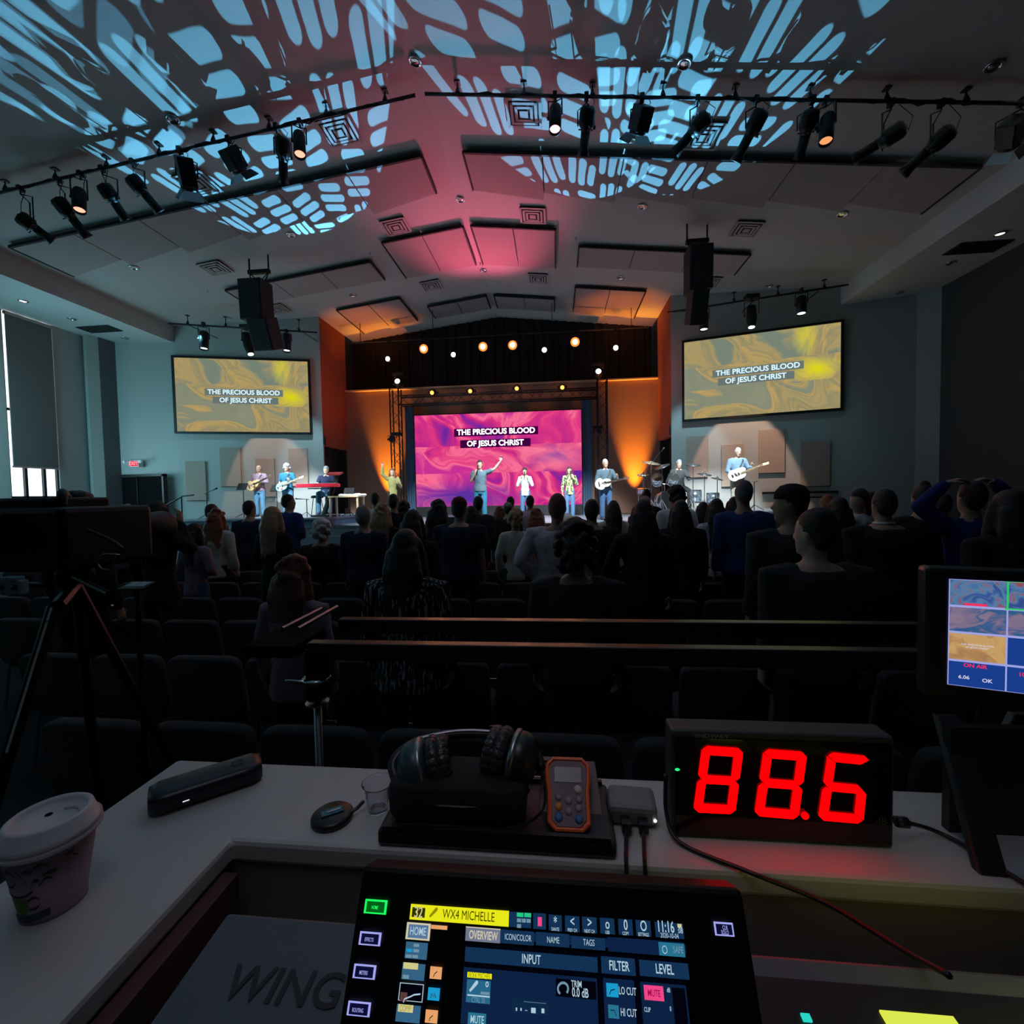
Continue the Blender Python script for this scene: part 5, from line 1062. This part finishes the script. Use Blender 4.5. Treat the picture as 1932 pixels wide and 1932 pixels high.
# side keys
keyw=gl('key ring',(.36,.38,.85)); keyg=gl('key green',(.01,.85,.10),1.4)
def sidekey(x,y,w_,h_,s_,m,ls=5.5):
    rc(x-w_/2,y-h_/2,x+w_/2,y+h_/2,m,'side_key',o=.0012); rc(x-w_/2+3.5,y-h_/2+3.5,x+w_/2-3.5,y+h_/2-3.5,gl('green dark',(.0,.12,.01)) if m is keyg else gl('key dark',(.004,.004,.035)),'key_face',o=.0018)
    for i,q in enumerate(s_.split('/')): tx_(q,x,y+(i-(s_.count('/'))/2)*9,ls,m,.01,.72,name='key_legend')
sidekey(710,1710,38,30,'HOME',keyg); sidekey(699.5,1770,37,29,'EFFECTS',keyw); sidekey(689,1832,38,31,'METERS',keyw); sidekey(678.5,1902,39,32,'ROUTING',keyw); sidekey(1365,1752,40,29,'CLR/SOLO',keyw,6)
def BP(x,y,o=0): # body top plane
    n=V((0,-math.sin(math.atan(BT)),math.cos(math.atan(BT)))); p=V((0,.42,BZ)); d=ray(x,y); return C0+d*((p-C0).dot(n)/d.dot(n))+n*o
c0=BP(536,1866,.001); text('WING',c0,(1,0,0),(0,1,BT),.0265,mat('dark print',(.015,.017,.022),.6),con,'lettering',bold=.012,cond=1.02)
for x,y,w_,h_,m in ((1391,1896,18,8,gl('led amber',(1,.45,.02),1.6)),(1377,1908,16,8,gl('led amber',(1,.45,.02),1.6)),(1521,1926,16,8,gl('led teal',(.02,.55,.45),1.2)),(1735,1931,130,14,gl('strip yellow',(.55,.62,.06),1.3))):
    c_0=BP(x,y,.003); k=(c_0-C0).dot(CF)/850; MB().box(c_0,(w_*k,h_*k*1.4,.002),(math.atan(BT),0,0)).build('status_light' if w_<100 else 'channel_strip_display',m,con)
fd=MB(); MB().add([(2.398,.40,bz(.40)+.0012),(2.398,-.14,bz(-.14)+.0012),(2.965,-.14,bz(-.14)+.0012),(2.965,.40,bz(.40)+.0012)],[(0,1,2,3)]).build('fader_panel',mat('fader panel black',(.006,.006,.008),.5),con)
for k in range(10):
    x=2.46+.045*k; MB().box((x,.12,bz(.12)+.001),(.004,.12,.002)).build('fader_slot',blk,con); MB().box((x,.12+.03*math.sin(k*1.7),bz(.12)+.008),(.012,.024,.012)).build('fader_cap',white,con,bevel=.002)
    MB().lathe([(.009,0),(.008,.012),(0,.013)],(x,.26,bz(.26)),12).build('rotary_knob',blkp,con,smooth=True)
area('strip_display_glow',(2.62,.36,BZ+.03),(2.57,.56,1.36),.035,(.80,.75,.05),.22,.03)
# --- sound level display
ym=.59; ml,mr=aY(1267,1480,ym).x,aY(1688,1500,ym).x; mt_=aY(1480,1385,ym).z; sm=thing('sound_level_display','black wall-style decibel display showing 88.6 in big red digits','sound meter',((ml+mr)/2,ym,ZD))
smb=mat('meter case',(.03,.032,.033),.5,bump=.2,bscale=500); MB().box(((ml+mr)/2,ym+.018,(mt_+ZD)/2),(mr-ml,.036,mt_-ZD)).build('case',smb,sm,bevel=.004)
MB().box(((ml+mr)/2,ym-.0005,(mt_+ZD)/2-.001),(mr-ml-.010,.003,mt_-ZD-.014)).build('face',mat('meter face',(.004,.003,.004),.10),sm)
sred=glow('segment red',(1,.0,.0006),3.2)
def seg7(c4,on,ti='digit'):
    (ax,ay),(bx_,by_),(cx,cy),(dx,dy)=c4 # TL TR BR BL
    def f(u,v): x=ax*(1-u)*(1-v)+bx_*u*(1-v)+cx*u*v+dx*(1-u)*v; y=ay*(1-u)*(1-v)+by_*u*(1-v)+cy*u*v+dy*(1-u)*v; return aY(x,y,ym-.003)
    t=.10; e=.008; T=.20
    S_={'a':[(t+.02,0),(1-t-.02,0),(1-.02,t*.5),(1-T,.125),(T,.125),(.02,t*.5)],'b':[(1-.0,.06),(1,.44),(1-.08,.49),(1-T,.44),(1-T,.14)],'c':[(1-.08,.51),(1,.56),(1,.94),(1-T,.86),(1-T,.56)],
     'd':[(T,.875),(1-T,.875),(1-.02,.95),(1-t-.02,1),(t+.02,1),(.02,.95)],'e':[(0,.56),(.08,.51),(T,.56),(T,.86),(0,.94)],'f':[(0,.06),(T,.14),(T,.44),(.08,.49),(0,.44)],'g':[(.10,.5),(T,.44),(1-T,.44),(.90,.5),(1-T,.56),(T,.56)]}
    for k in on: MB().prism([f(*p) for p in S_[k]],(0,-.0015,0)).build('digit_segment',sred,sm)
seg7(((1325,1407),(1402,1412),(1386,1535),(1308,1531)),'abcdefg'); seg7(((1441,1413),(1522,1419),(1505,1545),(1423,1538)),'abcdefg'); seg7(((1562,1419),(1640,1427),(1627,1553),(1543,1546)),'acdefg')
c0=aY(1518,1538,ym-.004); MB().lathe([(0,.0),(.0044,0),(.0044,.002)],c0,16,(0,-1,0)).build('decimal_point',sred,sm)
text('SNDWAY',aY(1342,1381+8,ym-.0025),(1,0,0),(0,0,1),.0052,mat('print grey',(.30,.30,.32),.6),sm,cond=1.35); text('dB',aY(1662,1550,ym-.0025),(1,0,0),(0,0,1),.009,mat('print dim',(.05,.05,.05),.6),sm)
MB().ell(aY(1278,1452,ym-.003),(.0032,.001,.0018),8,6).build('green_led',glow('led green',(.02,.9,.2),1.2),sm)
# --- headphones on a black case, tester, hub
tray=thing('equipment_tray','flat black tray under the case and the orange tester','tray',(2.18,.6,ZD)); MB().box((2.18,.603,ZD+.011),(.305,.118,.022)).build('base',blkp,tray,bevel=.006)
for s in(-1,1): MB().box((2.18,.603+s*.055,ZD+.024),(.29,.006,.006)).build('rim',blkp,tray)
cs=thing('zip_case','black soft rounded case that the headphones rest on','case',(2.13,.59,ZD+.027))
m_=pad(.185,.075,.046); m_.xf(Matrix.Translation((2.128,.592,ZD+.051))@Matrix.Rotation(R(90),4,'X')); m_.build('shell',mat('case fabric',(.010,.010,.011),.7,bump=.5,bscale=600),cs,smooth=True)
z_=MB(); z_.tube([(2.128+.094*math.cos(t),.592+.038*math.sin(t),ZD+.051) for t in [k*.3 for k in range(22)]],.0018,5); z_.build('zipper',blk,cs)
lea=mat('ear pad leather',(.03,.028,.03),.28,bump=.6,bscale=60); hz=ZD+.075
hp=thing('headphones','black over-ear headphones with padded band and leather ear pads','headphones',(2.15,.6,hz))
def smoothp(p,n=5):
    out=[]; P_=[V(q) for q in p]
    for i in range(len(P_)-1):
        a0,a1,a2,a3=P_[max(i-1,0)],P_[i],P_[i+1],P_[min(i+2,len(P_)-1)]
        for k in range(n):
            t=k/n; out.append(.5*((2*a1)+(a2-a0)*t+(2*a0-5*a1+4*a2-a3)*t*t+(3*a1-a0-3*a2+a3)*t**3))
    return out+[P_[-1]]
ba=[aY(x,y,Y) for x,y,Y in ((748,1472,.60),(743,1437,.62),(783,1402,.645),(862,1386,.66),(940,1389,.66),(1000,1408,.645),(1020,1445,.62))]
MB().tube(smoothp(ba),.0075,8,rnd=True).build('headband',blkp,hp,smooth=True)
MB().tube(smoothp([V(p)+V((0,-.002,.006)) for p in ba[2:-1]]),.0035,6).build('band_trim',steel,hp,smooth=True)
tealc=mat('cup shell teal',(.02,.055,.07),.35)
for c,ax in ((aY(783,1450,.60),(1,.22,.2)),(aY(985,1434,.61),(-1,.18,.16))):
    cup=MB().lathe([(0,-.019),(.024,-.019),(.034,-.010),(.037,0),(.037,.014),(.030,.019)],c,24,ax).build('ear_cup',tealc if ax[0]>0 else blkp,hp,smooth=True)
    pd=MB(); axv=V(ax).normalized(); q=V((0,0,1)).rotation_difference(axv).to_matrix()
    for r_,of in ((.026,.029),(.024,.042)):
        for k in range(20): t=k*math.pi/10; pd.ell(c+axv*of+q@V((r_*math.cos(t),r_*math.sin(t),0)),(.0112,.0112,.0112),8,6)
    pd.build('ear_pad',lea,cup,smooth=True); MB().lathe([(.0375,.007),(.039,.011),(.0375,.015)],c,24,ax).build('silver_ring',steel,cup,smooth=True)
    MB().tube([c-axv*.012,c-axv*.018+V((0,.01,.004)),(ba[0] if ax[0]>0 else ba[-1])],.004,6).build('yoke_arm',blkp,hp)
MB().tube(smoothp([ba[-1],(2.243,.562,ZD+.05),(2.2,.552,ZD+.028),(2.12,.550,ZD+.028),(2.06,.546,ZD+.03)]),.0018,5).build('cable',blkp,hp)
# tester, on a tilted face
tn=V((0,-.62,.78)).normalized(); tc=aY(1072,1496,.592); tv=tn.cross(V((1,0,0)))
def TP(u,v,o=0): return tc+V((1,0,0))*u+tv*v+tn*o
ts=thing('cable_tester','orange-framed handheld tester with small screen and round keys','tester',(tc.x,tc.y,ZD+.025)); orb=mat('orange rubber',(.62,.09,.03),.5,bump=.1,bscale=300); tg=mat('tester grey',(.17,.09,.11),.5)
def ol(w1,w2,h,r=.008): return [(-w1,h-r),(-w1+r,h),(w1-r,h),(w1,h-r),(w1*.98,h*.35),(w2,h*.0),(w2,-h+r),(w2-r,-h),(-w2+r,-h),(-w2,-h+r),(-w2,0),(-w1*.98,h*.35)]
MB().prism([TP(u,v,-.036) for u,v in ol(.031,.028,.043)],tn*.036).build('rubber_boot',orb,ts,bevel=.003); MB().prism([TP(u,v,.0) for u,v in ol(.025,.022,.039)],tn*.002).build('face_plate',tg,ts)
MB().prism([TP(u,v,.002) for u,v in((-.018,.012),(.018,.012),(.018,.031),(-.018,.031))],tn*.001).build('lcd',mat('lcd glass',(.05,.035,.04),.25),ts)
rim=MB(); o_=ol(.028,.025,.042); rim.tube([TP(u,v,.001) for u,v in o_+[o_[0]]],.0026,6); rim.build('bright_rim',mat('orange rim',(.95,.16,.05),.45),ts)
kc=dict(g=mat('key grey',(.28,.24,.26),.5),o=mat('key orange',(.7,.25,.06),.5),b=mat('key blue',(.06,.14,.35),.5),w=mat('key pale',(.55,.52,.5),.5),d=blkp)
for u,v,k,r_ in ((.013,.004,'w',.0052),(-.013,-.006,'g',.0045),(.014,-.008,'g',.0045),(0,-.010,'g',.0045),(-.013,-.017,'o',.0047),(.013,-.018,'g',.0047),(0,-.022,'g',.0047),(-.013,-.029,'b',.0055),(.013,-.030,'b',.0055)): MB().lathe([(r_,.001),(r_,.003),(r_*.6,.0045),(0,.0045)],TP(u,v,0),14,tn).build('button',kc[k],ts,smooth=True)
MB().prism([TP(-.038,.05,-.03),TP(.040,.05,-.03),TP(.048,-.05,-.03),TP(-.04,-.05,-.03)],tn*.006).prism([TP(-.036,.052,-.03),TP(-.020,.052,-.03),TP(-.020,.046,-.03),TP(-.036,.046,-.03)],tn*.012).build('cradle',tg,ts,bevel=.001)
hb_=thing('power_adapter','grey rounded power adapter with two black plugs and white light','adapter',(2.365,.61,ZD)); 
MB().box((2.362,.622,ZD+.018),(.064,.045,.028),(.1,0,-.06)).build('housing',mat('adapter grey',(.20,.19,.20),.45),hb_,bevel=.007)
for x in(2.35,2.372): MB().box((x,.594,ZD+.012),(.012,.02,.012)).build('plug',blkp,hb_); MB().tube(smoothp([(x,.586,ZD+.012),(x-.004,.565,ZD+.008),(x-.008,.538,ZD+.003),(x-.006,.532,ZD-.05)]),.0028,6).build('cable',blkp,hb_)
MB().ell((2.389,.598,ZD+.014),(.0022,.001,.0022),8,6).build('white_led',glow('led white',(1,1,1),3),hb_)
# cables of the display
tag(MB().tube(smoothp([aY(1256,1462,.60),aY(1257,1535,.60),V((2.415,.575,ZD+.004)),aZ(1400,1640,ZD+.004),aZ(1450,1660,ZD+.002),aY(1560,1705,.52),aY(1700,1790,.44),aY(1790,1840,.36)]),.0026,7).build('cable',blkp,smooth=True),'thin black cable looping from the decibel display down over the desk edge','cable')
tag(MB().tube([aY(1690,1550,.60),aY(1712,1552,.60)],.0065,8).tube(smoothp([aY(1712,1552,.60),aZ(1760,1566,ZD+.006),aZ(1830,1600,ZD+.004),aZ(1890,1640,ZD+.004),aZ(1990,1700,ZD+.004)]),.0026,7).build('cable',blkp,smooth=True),'black power cable with thick plug at the right side of the decibel display','cable')
# --- small things on the left of the desk
sp_=thing('portable_speaker','long black rounded portable speaker lying diagonally on the desk','speaker',(1.725,.62,ZD)); A1,A2=V((1.676,.590,ZD+.016)),V((1.768,.672,ZD+.016)); dd=(A2-A1).normalized(); L_=(A2-A1).length
rs=[]; wv=dd.cross(V((0,0,1)))
for k in range(13):
    t=k/12; e=min(1,.72+.28*min(1,min(t,1-t)*14)**.5); c=A1.lerp(A2,t)+dd*(t-.5)*.02; r=[]
    for j in range(20):
        a_=2*math.pi*j/20; ca,sa=math.cos(a_),math.sin(a_); r.append(c+wv*math.copysign(abs(ca)**.5,ca)*.029*e+V((0,0,math.copysign(abs(sa)**.6,sa)*.0155*(.6+.4*e))))
    rs.append(r)
MB().rings(rs).build('body',mat('speaker rubber',(.010,.012,.020),.35),sp_,smooth=True)
lg=MB(); q0=A2-dd*.022+V((0,0,.0162)); 
for k in range(3): lg.tube([q0+dd*(.004*k-.004)-wv*.006,q0+dd*(.004*k-.004)+wv*.006],.0006,4)
lg.tube([q0+dd*.008*math.cos(t)+wv*.008*math.sin(t) for t in [k*.7 for k in range(10)]],.0006,4); lg.build('round_emblem',mat('emblem blue',(.03,.10,.18),.4),sp_); MB().tube([A1+wv*.0292+dd*.03+V((0,0,-.003)),A1+wv*.0292+dd*.038+V((0,0,-.003))],.0012,5).build('port_slot',chrome,sp_)
lc=thing('lens_cap','small black oval lens cap with a short strap, glossy centre','lens cap',(1.945,.588,ZD)); MB().lathe([(.026,0),(.028,.002),(.028,.007),(.024,.010),(0,.010)],(1.945,.588,ZD),28).build('disc',blkp,lc,smooth=True)
MB().box((1.945,.588,ZD+.011),(.030,.014,.002),(0,0,.6)).build('glossy_inlay',mat('inlay',(.02,.06,.08),.08),lc,bevel=.0008); MB().box((1.947,.589,ZD+.0125),(.018,.0022,.0006),(0,0,.6)).build('printed_line',white,lc)
MB().tube([(1.965,.592,ZD+.005),(1.976,.600,ZD+.009),(1.982,.606,ZD+.014)],.0028,6,rnd=True).build('strap',blkp,lc)
glassm=mat('clear plastic',(.9,.9,.95),.05,trans=1,alpha=1); tcp=MB().lathe([(.0,.001),(.013,.001),(.0135,.0),(.015,.012),(.019,.036),(.0215,.040),(.0225,.0405),(.0205,.0395),(.018,.036),(.014,.012),(.0125,.003),(0,.003)],(2.002,.612,ZD),28).build('tiny_cup',glassm,smooth=True); tag(tcp,'tiny clear plastic cup beside the lens cap','cup')
# --- coffee cup
cc=aZ(103,1703,ZD); cp=thing('coffee_cup','paper coffee cup with white lid, brown scrolls and green cup print','cup',(cc.x,cc.y,ZD))
CHt=.085; rb,rt=.0275,.040
paper=mat('cup paper',(.34,.25,.31),.7,bump=.05,bscale=300); MB().lathe([(0,.004),(rb-.002,.004),(rb-.001,0),(rb+.0005,0),(rb,.003),(rt,CHt)],(cc.x,cc.y,ZD),40).build('paper_wall',paper,cp,smooth=True)
lid=mat('lid plastic',(.58,.58,.63),.42); MB().lathe([(rt+.001,CHt-.008),(rt+.004,CHt-.006),(rt+.0045,CHt-.002),(rt+.002,CHt),(rt+.004,CHt+.003),(rt+.001,CHt+.005),(rt-.003,CHt+.018),(rt-.006,CHt+.020),(rt-.009,CHt+.017),(rt-.010,CHt+.013),(0,CHt+.0135)],(cc.x,cc.y,ZD),40).build('lid',lid,cp,smooth=True)
v_=MB(); v_.tube([(cc.x+.012+.011*math.cos(t),cc.y+.012+.006*math.sin(t),ZD+CHt+.0140) for t in [.2+.3*k for k in range(9)]],.0022,6,rnd=True); v_.build('sip_tab',mat('lid shade',(.45,.45,.50),.5),cp,smooth=True); MB().lathe([(0,.0),(.0035,0)],(cc.x-.006,cc.y+.004,ZD+CHt+.0142),12).build('vent_dimple',mat('lid shade',(.45,.45,.50),.5),cp)
brn=mat('print brown',(.035,.018,.020),.7); gnp=mat('print green',(.10,.19,.03),.7); tlp=mat('print teal',(.03,.07,.09),.7)
def CS(a_,h): r_=rb+(rt-rb)*h/CHt+.0004; t=R(a_); return V((cc.x+r_*math.cos(t),cc.y+r_*math.sin(t),ZD+h))
def scroll(name,pts,w_,m): # ribbon printed on the wall
    P_=smoothp([(p[0],p[1],0) for p in pts],5); q=MB(); 
    for i,p in enumerate(P_):
        d_=(P_[min(i+1,len(P_)-1)]-P_[max(i-1,0)]); d_=V((d_.x*.0006,d_.y)).normalized() if d_.length else V((1,0)); nx,ny=-d_.y/.0006,d_.x
        q.v+=[tuple(CS(p.x+nx*w_*.0005*1.0,p.y+ny*w_*.5)),tuple(CS(p.x-nx*w_*.0005*1.0,p.y-ny*w_*.5))]
        if i: k=2*i; q.f.append((k-2,k-1,k+1,k))
    return q.build(name,m,cp,fix=False)
A0=-78 # azimuth of the printed front, facing the camera side
for pts in (((-30,.062),(-18,.068),(-8,.060),(-14,.050),(-26,.048)),((-6,.070),(2,.060),(8,.050)),((12,.060),(22,.070),(34,.068),(36,.060),(28,.057)),((10,.044),(16,.053),(24,.052),(22,.045)),((22,.046),(32,.053),(40,.050)),((-34,.040),(-20,.036),(0,.037),(14,.042)),((66,.066),(74,.060),(72,.054))):
    scroll('printed_scroll',[(A0+p[0],p[1]) for p in pts],.0034,brn)
for x,h in ((10,.066),(40,.058),(-22,.066),(62,.070)): q=MB(); q.add([CS(A0+x+6*math.cos(t),h+.0022*math.sin(t)) for t in [k*.52 for k in range(12)]],[tuple(range(12))]); q.build('printed_bean',brn,cp,fix=False)
q=MB(); q.add([CS(A0-26,.032),CS(A0-12,.0335),CS(A0+4,.032),CS(A0+2,.022),CS(A0-5,.014),CS(A0-18,.014),CS(A0-24,.022)],[tuple(range(7))]); q.build('printed_green_cup',gnp,cp,fix=False)
scroll('printed_handle',[(A0+p[0],p[1]) for p in ((4,.031),(14,.034),(22,.028),(16,.021),(3,.020))],.0034,brn); scroll('printed_saucer',[(A0+p[0],p[1]) for p in ((-40,.009),(-10,.008),(20,.011),(34,.012))],.009,tlp)
# --- monitor on the right
Ym=.66; mo=thing('monitor','black multiview monitor at the right edge showing camera pictures','monitor',(3.15,Ym,ZD))
m0=aY(1797,1092,Ym); mb0=aY(1787,1291,Ym); wdir=V((.94,-.34,0)).normalized(); nrm=V((-.34,-.94,0)).normalized(); mw=.36; mh=m0.z-mb0.z
o0=V((mb0.x,mb0.y,mb0.z))
def MP(u,v,o=0): return o0+wdir*(u*mw)+V((0,0,v*mh))+nrm*o
# real yaw from the converging grid lines
def colx(px_): # u where a sight line meets the screen plane
    d=ray(px_,1200); n=nrm; t=(o0-C0).dot(n)/d.dot(n); return (C0+d*t-o0).dot(wdir)/mw
MB().prism([MP(-.07,-.16,-.001),MP(1.07,-.16,-.001),MP(1.07,1.1,-.001),MP(-.07,1.1,-.001)],-nrm*.03).build('housing',blkp,mo,bevel=.006)
uc=colx(1899); cw=uc
pal=dict(blue=gl('mv blue',(.01,.045,.26)),line=gl('mv line',(.34,.36,.75)),red=gl('mv red',(.85,.03,.12)),grn=gl('mv green',(.03,.6,.12)),wht=gl('mv white',(.66,.66,.80)))
pics=[[(0,(.02,.03,.10)),(.4,(.05,.10,.35)),(.5,(.10,.25,.45)),(.58,(.35,.08,.12)),(1,(.5,.25,.2))],[(0,(.02,.08,.25)),(.45,(.04,.13,.32)),(.55,(.25,.18,.30)),(1,(.45,.35,.4))],[(0,(.25,.12,.08)),(.45,(.55,.30,.12)),(.55,(.70,.42,.16)),(1,(.45,.22,.18))]]
def mq(u0,v0,u1,v1,m,o=.001,n='picture_tile'): return uvquad(n,(MP(u0,v0,o),MP(u1,v0,o),MP(u1,v1,o),MP(u0,v1,o)),m,mo)
def mtx(s_,u,v,h,m,bold=.01): text(s_,MP(u,v,.0022),wdir,(0,0,1),h,m,mo,'screen_text',bold=bold,depth=0)
mq(0,0,1,1,pal['line'],.0004,'display')
g_=.006
for c in range(int(1/cw)+1):
    ua,ub=c*cw+g_*.4,min(1,(c+1)*cw)-g_*.4
    if ub-ua<.05: continue
    for r_,(va,vb) in enumerate(((.755,1),(.51,.745),(.245,.50),(0,.235))):
        if (c,r_)==(1,0): mq(ua-.01,va-.008,ub+.01,vb,pal['grn'],.0008)
        if r_==3 or (c>0 and r_==2): mq(ua,va+.006,ub,vb-.004,pal['blue'])
        else: mq(ua,va+.006,ub,vb-.004,marble(f'mv{c}{r_}',pics[r_],.9 if r_<2 else .35,3+c*2+r_,.8,(ub-ua,(vb-va)*.5)) if False else marble(f'mv{c}{r_}',pics[r_],1,3+c*2+r_,.8,(1.1,.8)))
um=cw/2
mq(um-.035,.762,um+.025,.785,pal['red'],.0016,'label_bar'); mtx('ON AIR',um-.03*cw,.205,.0048,pal['red'],.03); mtx('6.06',um-.22*cw,.09,.0046,pal['wht'],.02); mtx('OK',um+.18*cw,.08,.0048,pal['wht'],.02); mtx('THE PRECIOUS BLOOD',um,.40,.0022,pal['wht']); mtx('OF JESUS CHRIST',um,.375,.0022,pal['wht']); mtx('10',cw+.04,.175,.005,pal['red'],.02)
MB().ell(MP(.42,-.10,.001),(.003,.002,.0025),8,6).build('power_led',glow('led green',(.02,.9,.2),1.2),mo)
f1=aZ(1855,1640,ZD); MB().prism([V((f1.x-.012,f1.y-.01,ZD)),V((f1.x+.018,f1.y-.012,ZD)),V((f1.x+.045,Ym-.01,ZD+.14)),V((f1.x+.015,Ym-.01,ZD+.14))],(0,.012,0)).build('stand_leg',blkp,mo,bevel=.002)
f2=aZ(1838,1516,ZD); MB().prism([V((f2.x-.02,f2.y,ZD)),V((f2.x+.01,f2.y,ZD)),V((f2.x+.07,f2.y-.01,ZD+.14)),V((f2.x+.03,f2.y-.01,ZD+.14))],(0,-.012,0)).build('stand_leg',blkp,mo,bevel=.002)
MB().box((f1.x+.16,.63,ZD+.07),(.3,.012,.14)).build('stand_plate',blkp,mo)
# --- railing frame on a clamp post, between desk and seats
rl=thing('equipment_rail','flat black double rail frame on a clamped chrome post','rail',(.95,1.25,0))
z1=1.53; Y1,Y2=aZ(900,1168,z1).y,aZ(900,1214,z1).y; xl=aZ(640,1167,z1).x; xl2=aZ(580,1212,z1).x
gs=mat('rail satin',(.035,.032,.036),.30,.5)
MB().box(((xl+3.7)/2,Y1,z1-.022),(3.7-xl,.035,.044)).build('rail_bar',gs,rl,bevel=.004); MB().box(((xl2+3.7)/2,Y2,z1-.022),(3.7-xl2,.035,.044)).build('rail_bar',gs,rl,bevel=.004)
e1,e2=aZ(532,1187,z1),aZ(606,1149,z1); e3,e4=aZ(562,1187,z1),aZ(636,1145,z1)
MB().tube([e1,e2],.007,6).build('brace_rod',steel,rl); MB().tube([e3,e4],.007,6).build('brace_rod',steel,rl); MB().box(((e1+e3)/2+V((.02,-.05,-.02))),(.14,.16,.03)).build('end_plate',mat('matte black',(.004,.004,.004),.95,spec=.1),rl)
px_=aY(598,1300,Y2).x
MB().tube([(px_,Y2,.0),(px_,Y2,1.50)],.010,10).build('post',steel,rl,smooth=True); MB().lathe([(.024,0),(.03,.01),(.03,.05),(.024,.06)],(px_,Y2,aY(598,1318,Y2).z),16).build('collar',blk,rl,smooth=True)
zc=aY(598,1285,Y2).z; MB().lathe([(.034,0),(.036,.006),(.034,.012)],(px_,Y2,zc),18).build('clamp_ring',chrome,rl,smooth=True); MB().tube([(px_-.01,Y2-.02,zc+.004),(px_-.06,Y2-.03,zc+.012)],.007,8,rnd=True).build('clamp_lever',chrome,rl,smooth=True); MB().lathe([(.03,0),(.03,.004)],(px_,Y2,aY(598,1318,Y2).z-.012),18).build('lower_ring',chrome,rl)
MB().box((px_+.01,Y2+.0,(z1+zc)/2),(.05,.05,z1-zc-.03)).build('mount_block',blk,rl)
for k in range(3): a_=R(90+120*k); MB().tube([(px_,Y2,.3),(px_+.3*math.cos(a_),Y2+.3*math.sin(a_),.012)],.009,6).build('leg',blk,rl)
# --- video camera on tripod at the left
vc=thing('video_camera','large black video camera seen from behind at the left edge','camera',aY(90,1010,1.5))
c=aY(95,1010,1.5); MB().box(c+V((0,.08,-.01)),(.34,.36,.23)).build('body',blk,vc,bevel=.02); MB().box(c+V((-.05,.05,.115)),(.24,.24,.05)).build('top_plate',blk,vc,bevel=.01)
MB().tube(smoothp([c+V((-.08,.15,.11)),c+V((-.08,.12,.155)),c+V((.06,.0,.155)),c+V((.08,-.02,.11))]),.016,8).build('carry_handle',blk,vc,smooth=True)
MB().box(c+V((-.12,-.13,.03)),(.16,.10,.12)).build('viewfinder',blk,vc,bevel=.01); MB().lathe([(.06,0),(.065,.1),(.075,.2),(.07,.21)],c+V((.02,.26,.0)),24,(0,1,0)).build('lens_barrel',blk,vc,smooth=True)
MB().tube(smoothp([aY(165,1000,1.45),aY(190,1010,1.45),aY(215,1022,1.42),aY(232,1036,1.4)]),.006,6).build('cable',blkp,vc,smooth=True)
rg=MB(); pts_=[aY(x,y,1.42) for x,y in((222,1047),(195,1046),(185,1060),(190,1072),(208,1074),(215,1060),(224,1046))]; rg.tube(smoothp(pts_),.0035,6); rg.build('wire_loop',steel,vc,smooth=True)
tr=thing('camera_tripod','dark camera tripod with one bright silver leg edge','tripod',(c.x,1.55,0)); MB().lathe([(.05,0),(.06,.03),(.05,.09)],(c.x,1.58,c.z-.19),16).build('fluid_head',blk,tr,smooth=True)
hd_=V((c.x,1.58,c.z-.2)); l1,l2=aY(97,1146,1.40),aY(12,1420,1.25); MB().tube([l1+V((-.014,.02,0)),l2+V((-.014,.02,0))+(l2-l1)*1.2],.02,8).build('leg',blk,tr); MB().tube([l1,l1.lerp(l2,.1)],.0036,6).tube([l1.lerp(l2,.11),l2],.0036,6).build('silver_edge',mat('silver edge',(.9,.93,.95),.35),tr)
MB().tube([hd_,(hd_.x+.35,1.95,.02)],.018,8).build('leg',blk,tr); MB().tube([hd_,(hd_.x-.3,1.9,.02)],.018,8).build('leg',blk,tr); MB().tube([hd_,l1+V((0,.02,0))],.022,8).build('crown',blk,tr)
ph=[aY(150,1085,1.4),aY(70,1110,1.25)]; MB().tube([hd_+V((0,-.02,.04)),aY(205,1120,1.3)],.009,8).build('pan_handle',blk,tr); MB().tube([aY(212,1142,1.28),aY(202,1158,1.28)],.004,6).build('pan_knob',steel,tr)
g1=aY(27,1108,1.3); cg=thing('zoom_controller','blue-lit grey handheld zoom controller with two dark knobs','controller',g1); MB().box(g1,(.075,.03,.05)).build('body',mat('controller blue-lit',(.25,.45,.52),.5),cg,bevel=.006); MB().box(g1+V((-.0,-.005,.03)),(.06,.03,.012)).build('top_button',mat('controller top blue-lit',(.3,.5,.55),.5),cg,bevel=.003)  # blue light falling on the grey device is put into its colours
for s in(-1,1): MB().lathe([(.009,0),(.008,.008),(0,.009)],g1+V((s*.024,-.016,.004)),14,(0,-1,0)).build('knob',blkp,cg,smooth=True)
MB().tube([g1+V((.0,.01,0)),hd_+V((-.02,-.02,.0))],.008,6).build('mounting_arm',blk,cg)
cs2=thing('small_screen','small tablet with a pale reflection lying behind the video camera','tablet',aY(258,1105,1.9)); q_=aY(258,1106,1.9); MB().box(q_,(.12,.08,.012),(.25,0,.05)).build('slab',blkp,cs2,bevel=.003)
for s in (-1,1): MB().box(q_+V((s*.026,.008,.008)),(.046,.05,.002),(.25,0,.05)).build('painted_reflection',mat('reflection pale',(.5,.65,.7),.15),cs2)  # pale pieces paint the reflection on the tablet
MB().tube([q_,(q_.x,1.9,0)],.012,8).build('post',blk,cs2); MB().lathe([(.12,0),(.12,.012),(.0,.02)],(q_.x,1.9,0),18).build('foot',blk,cs2)
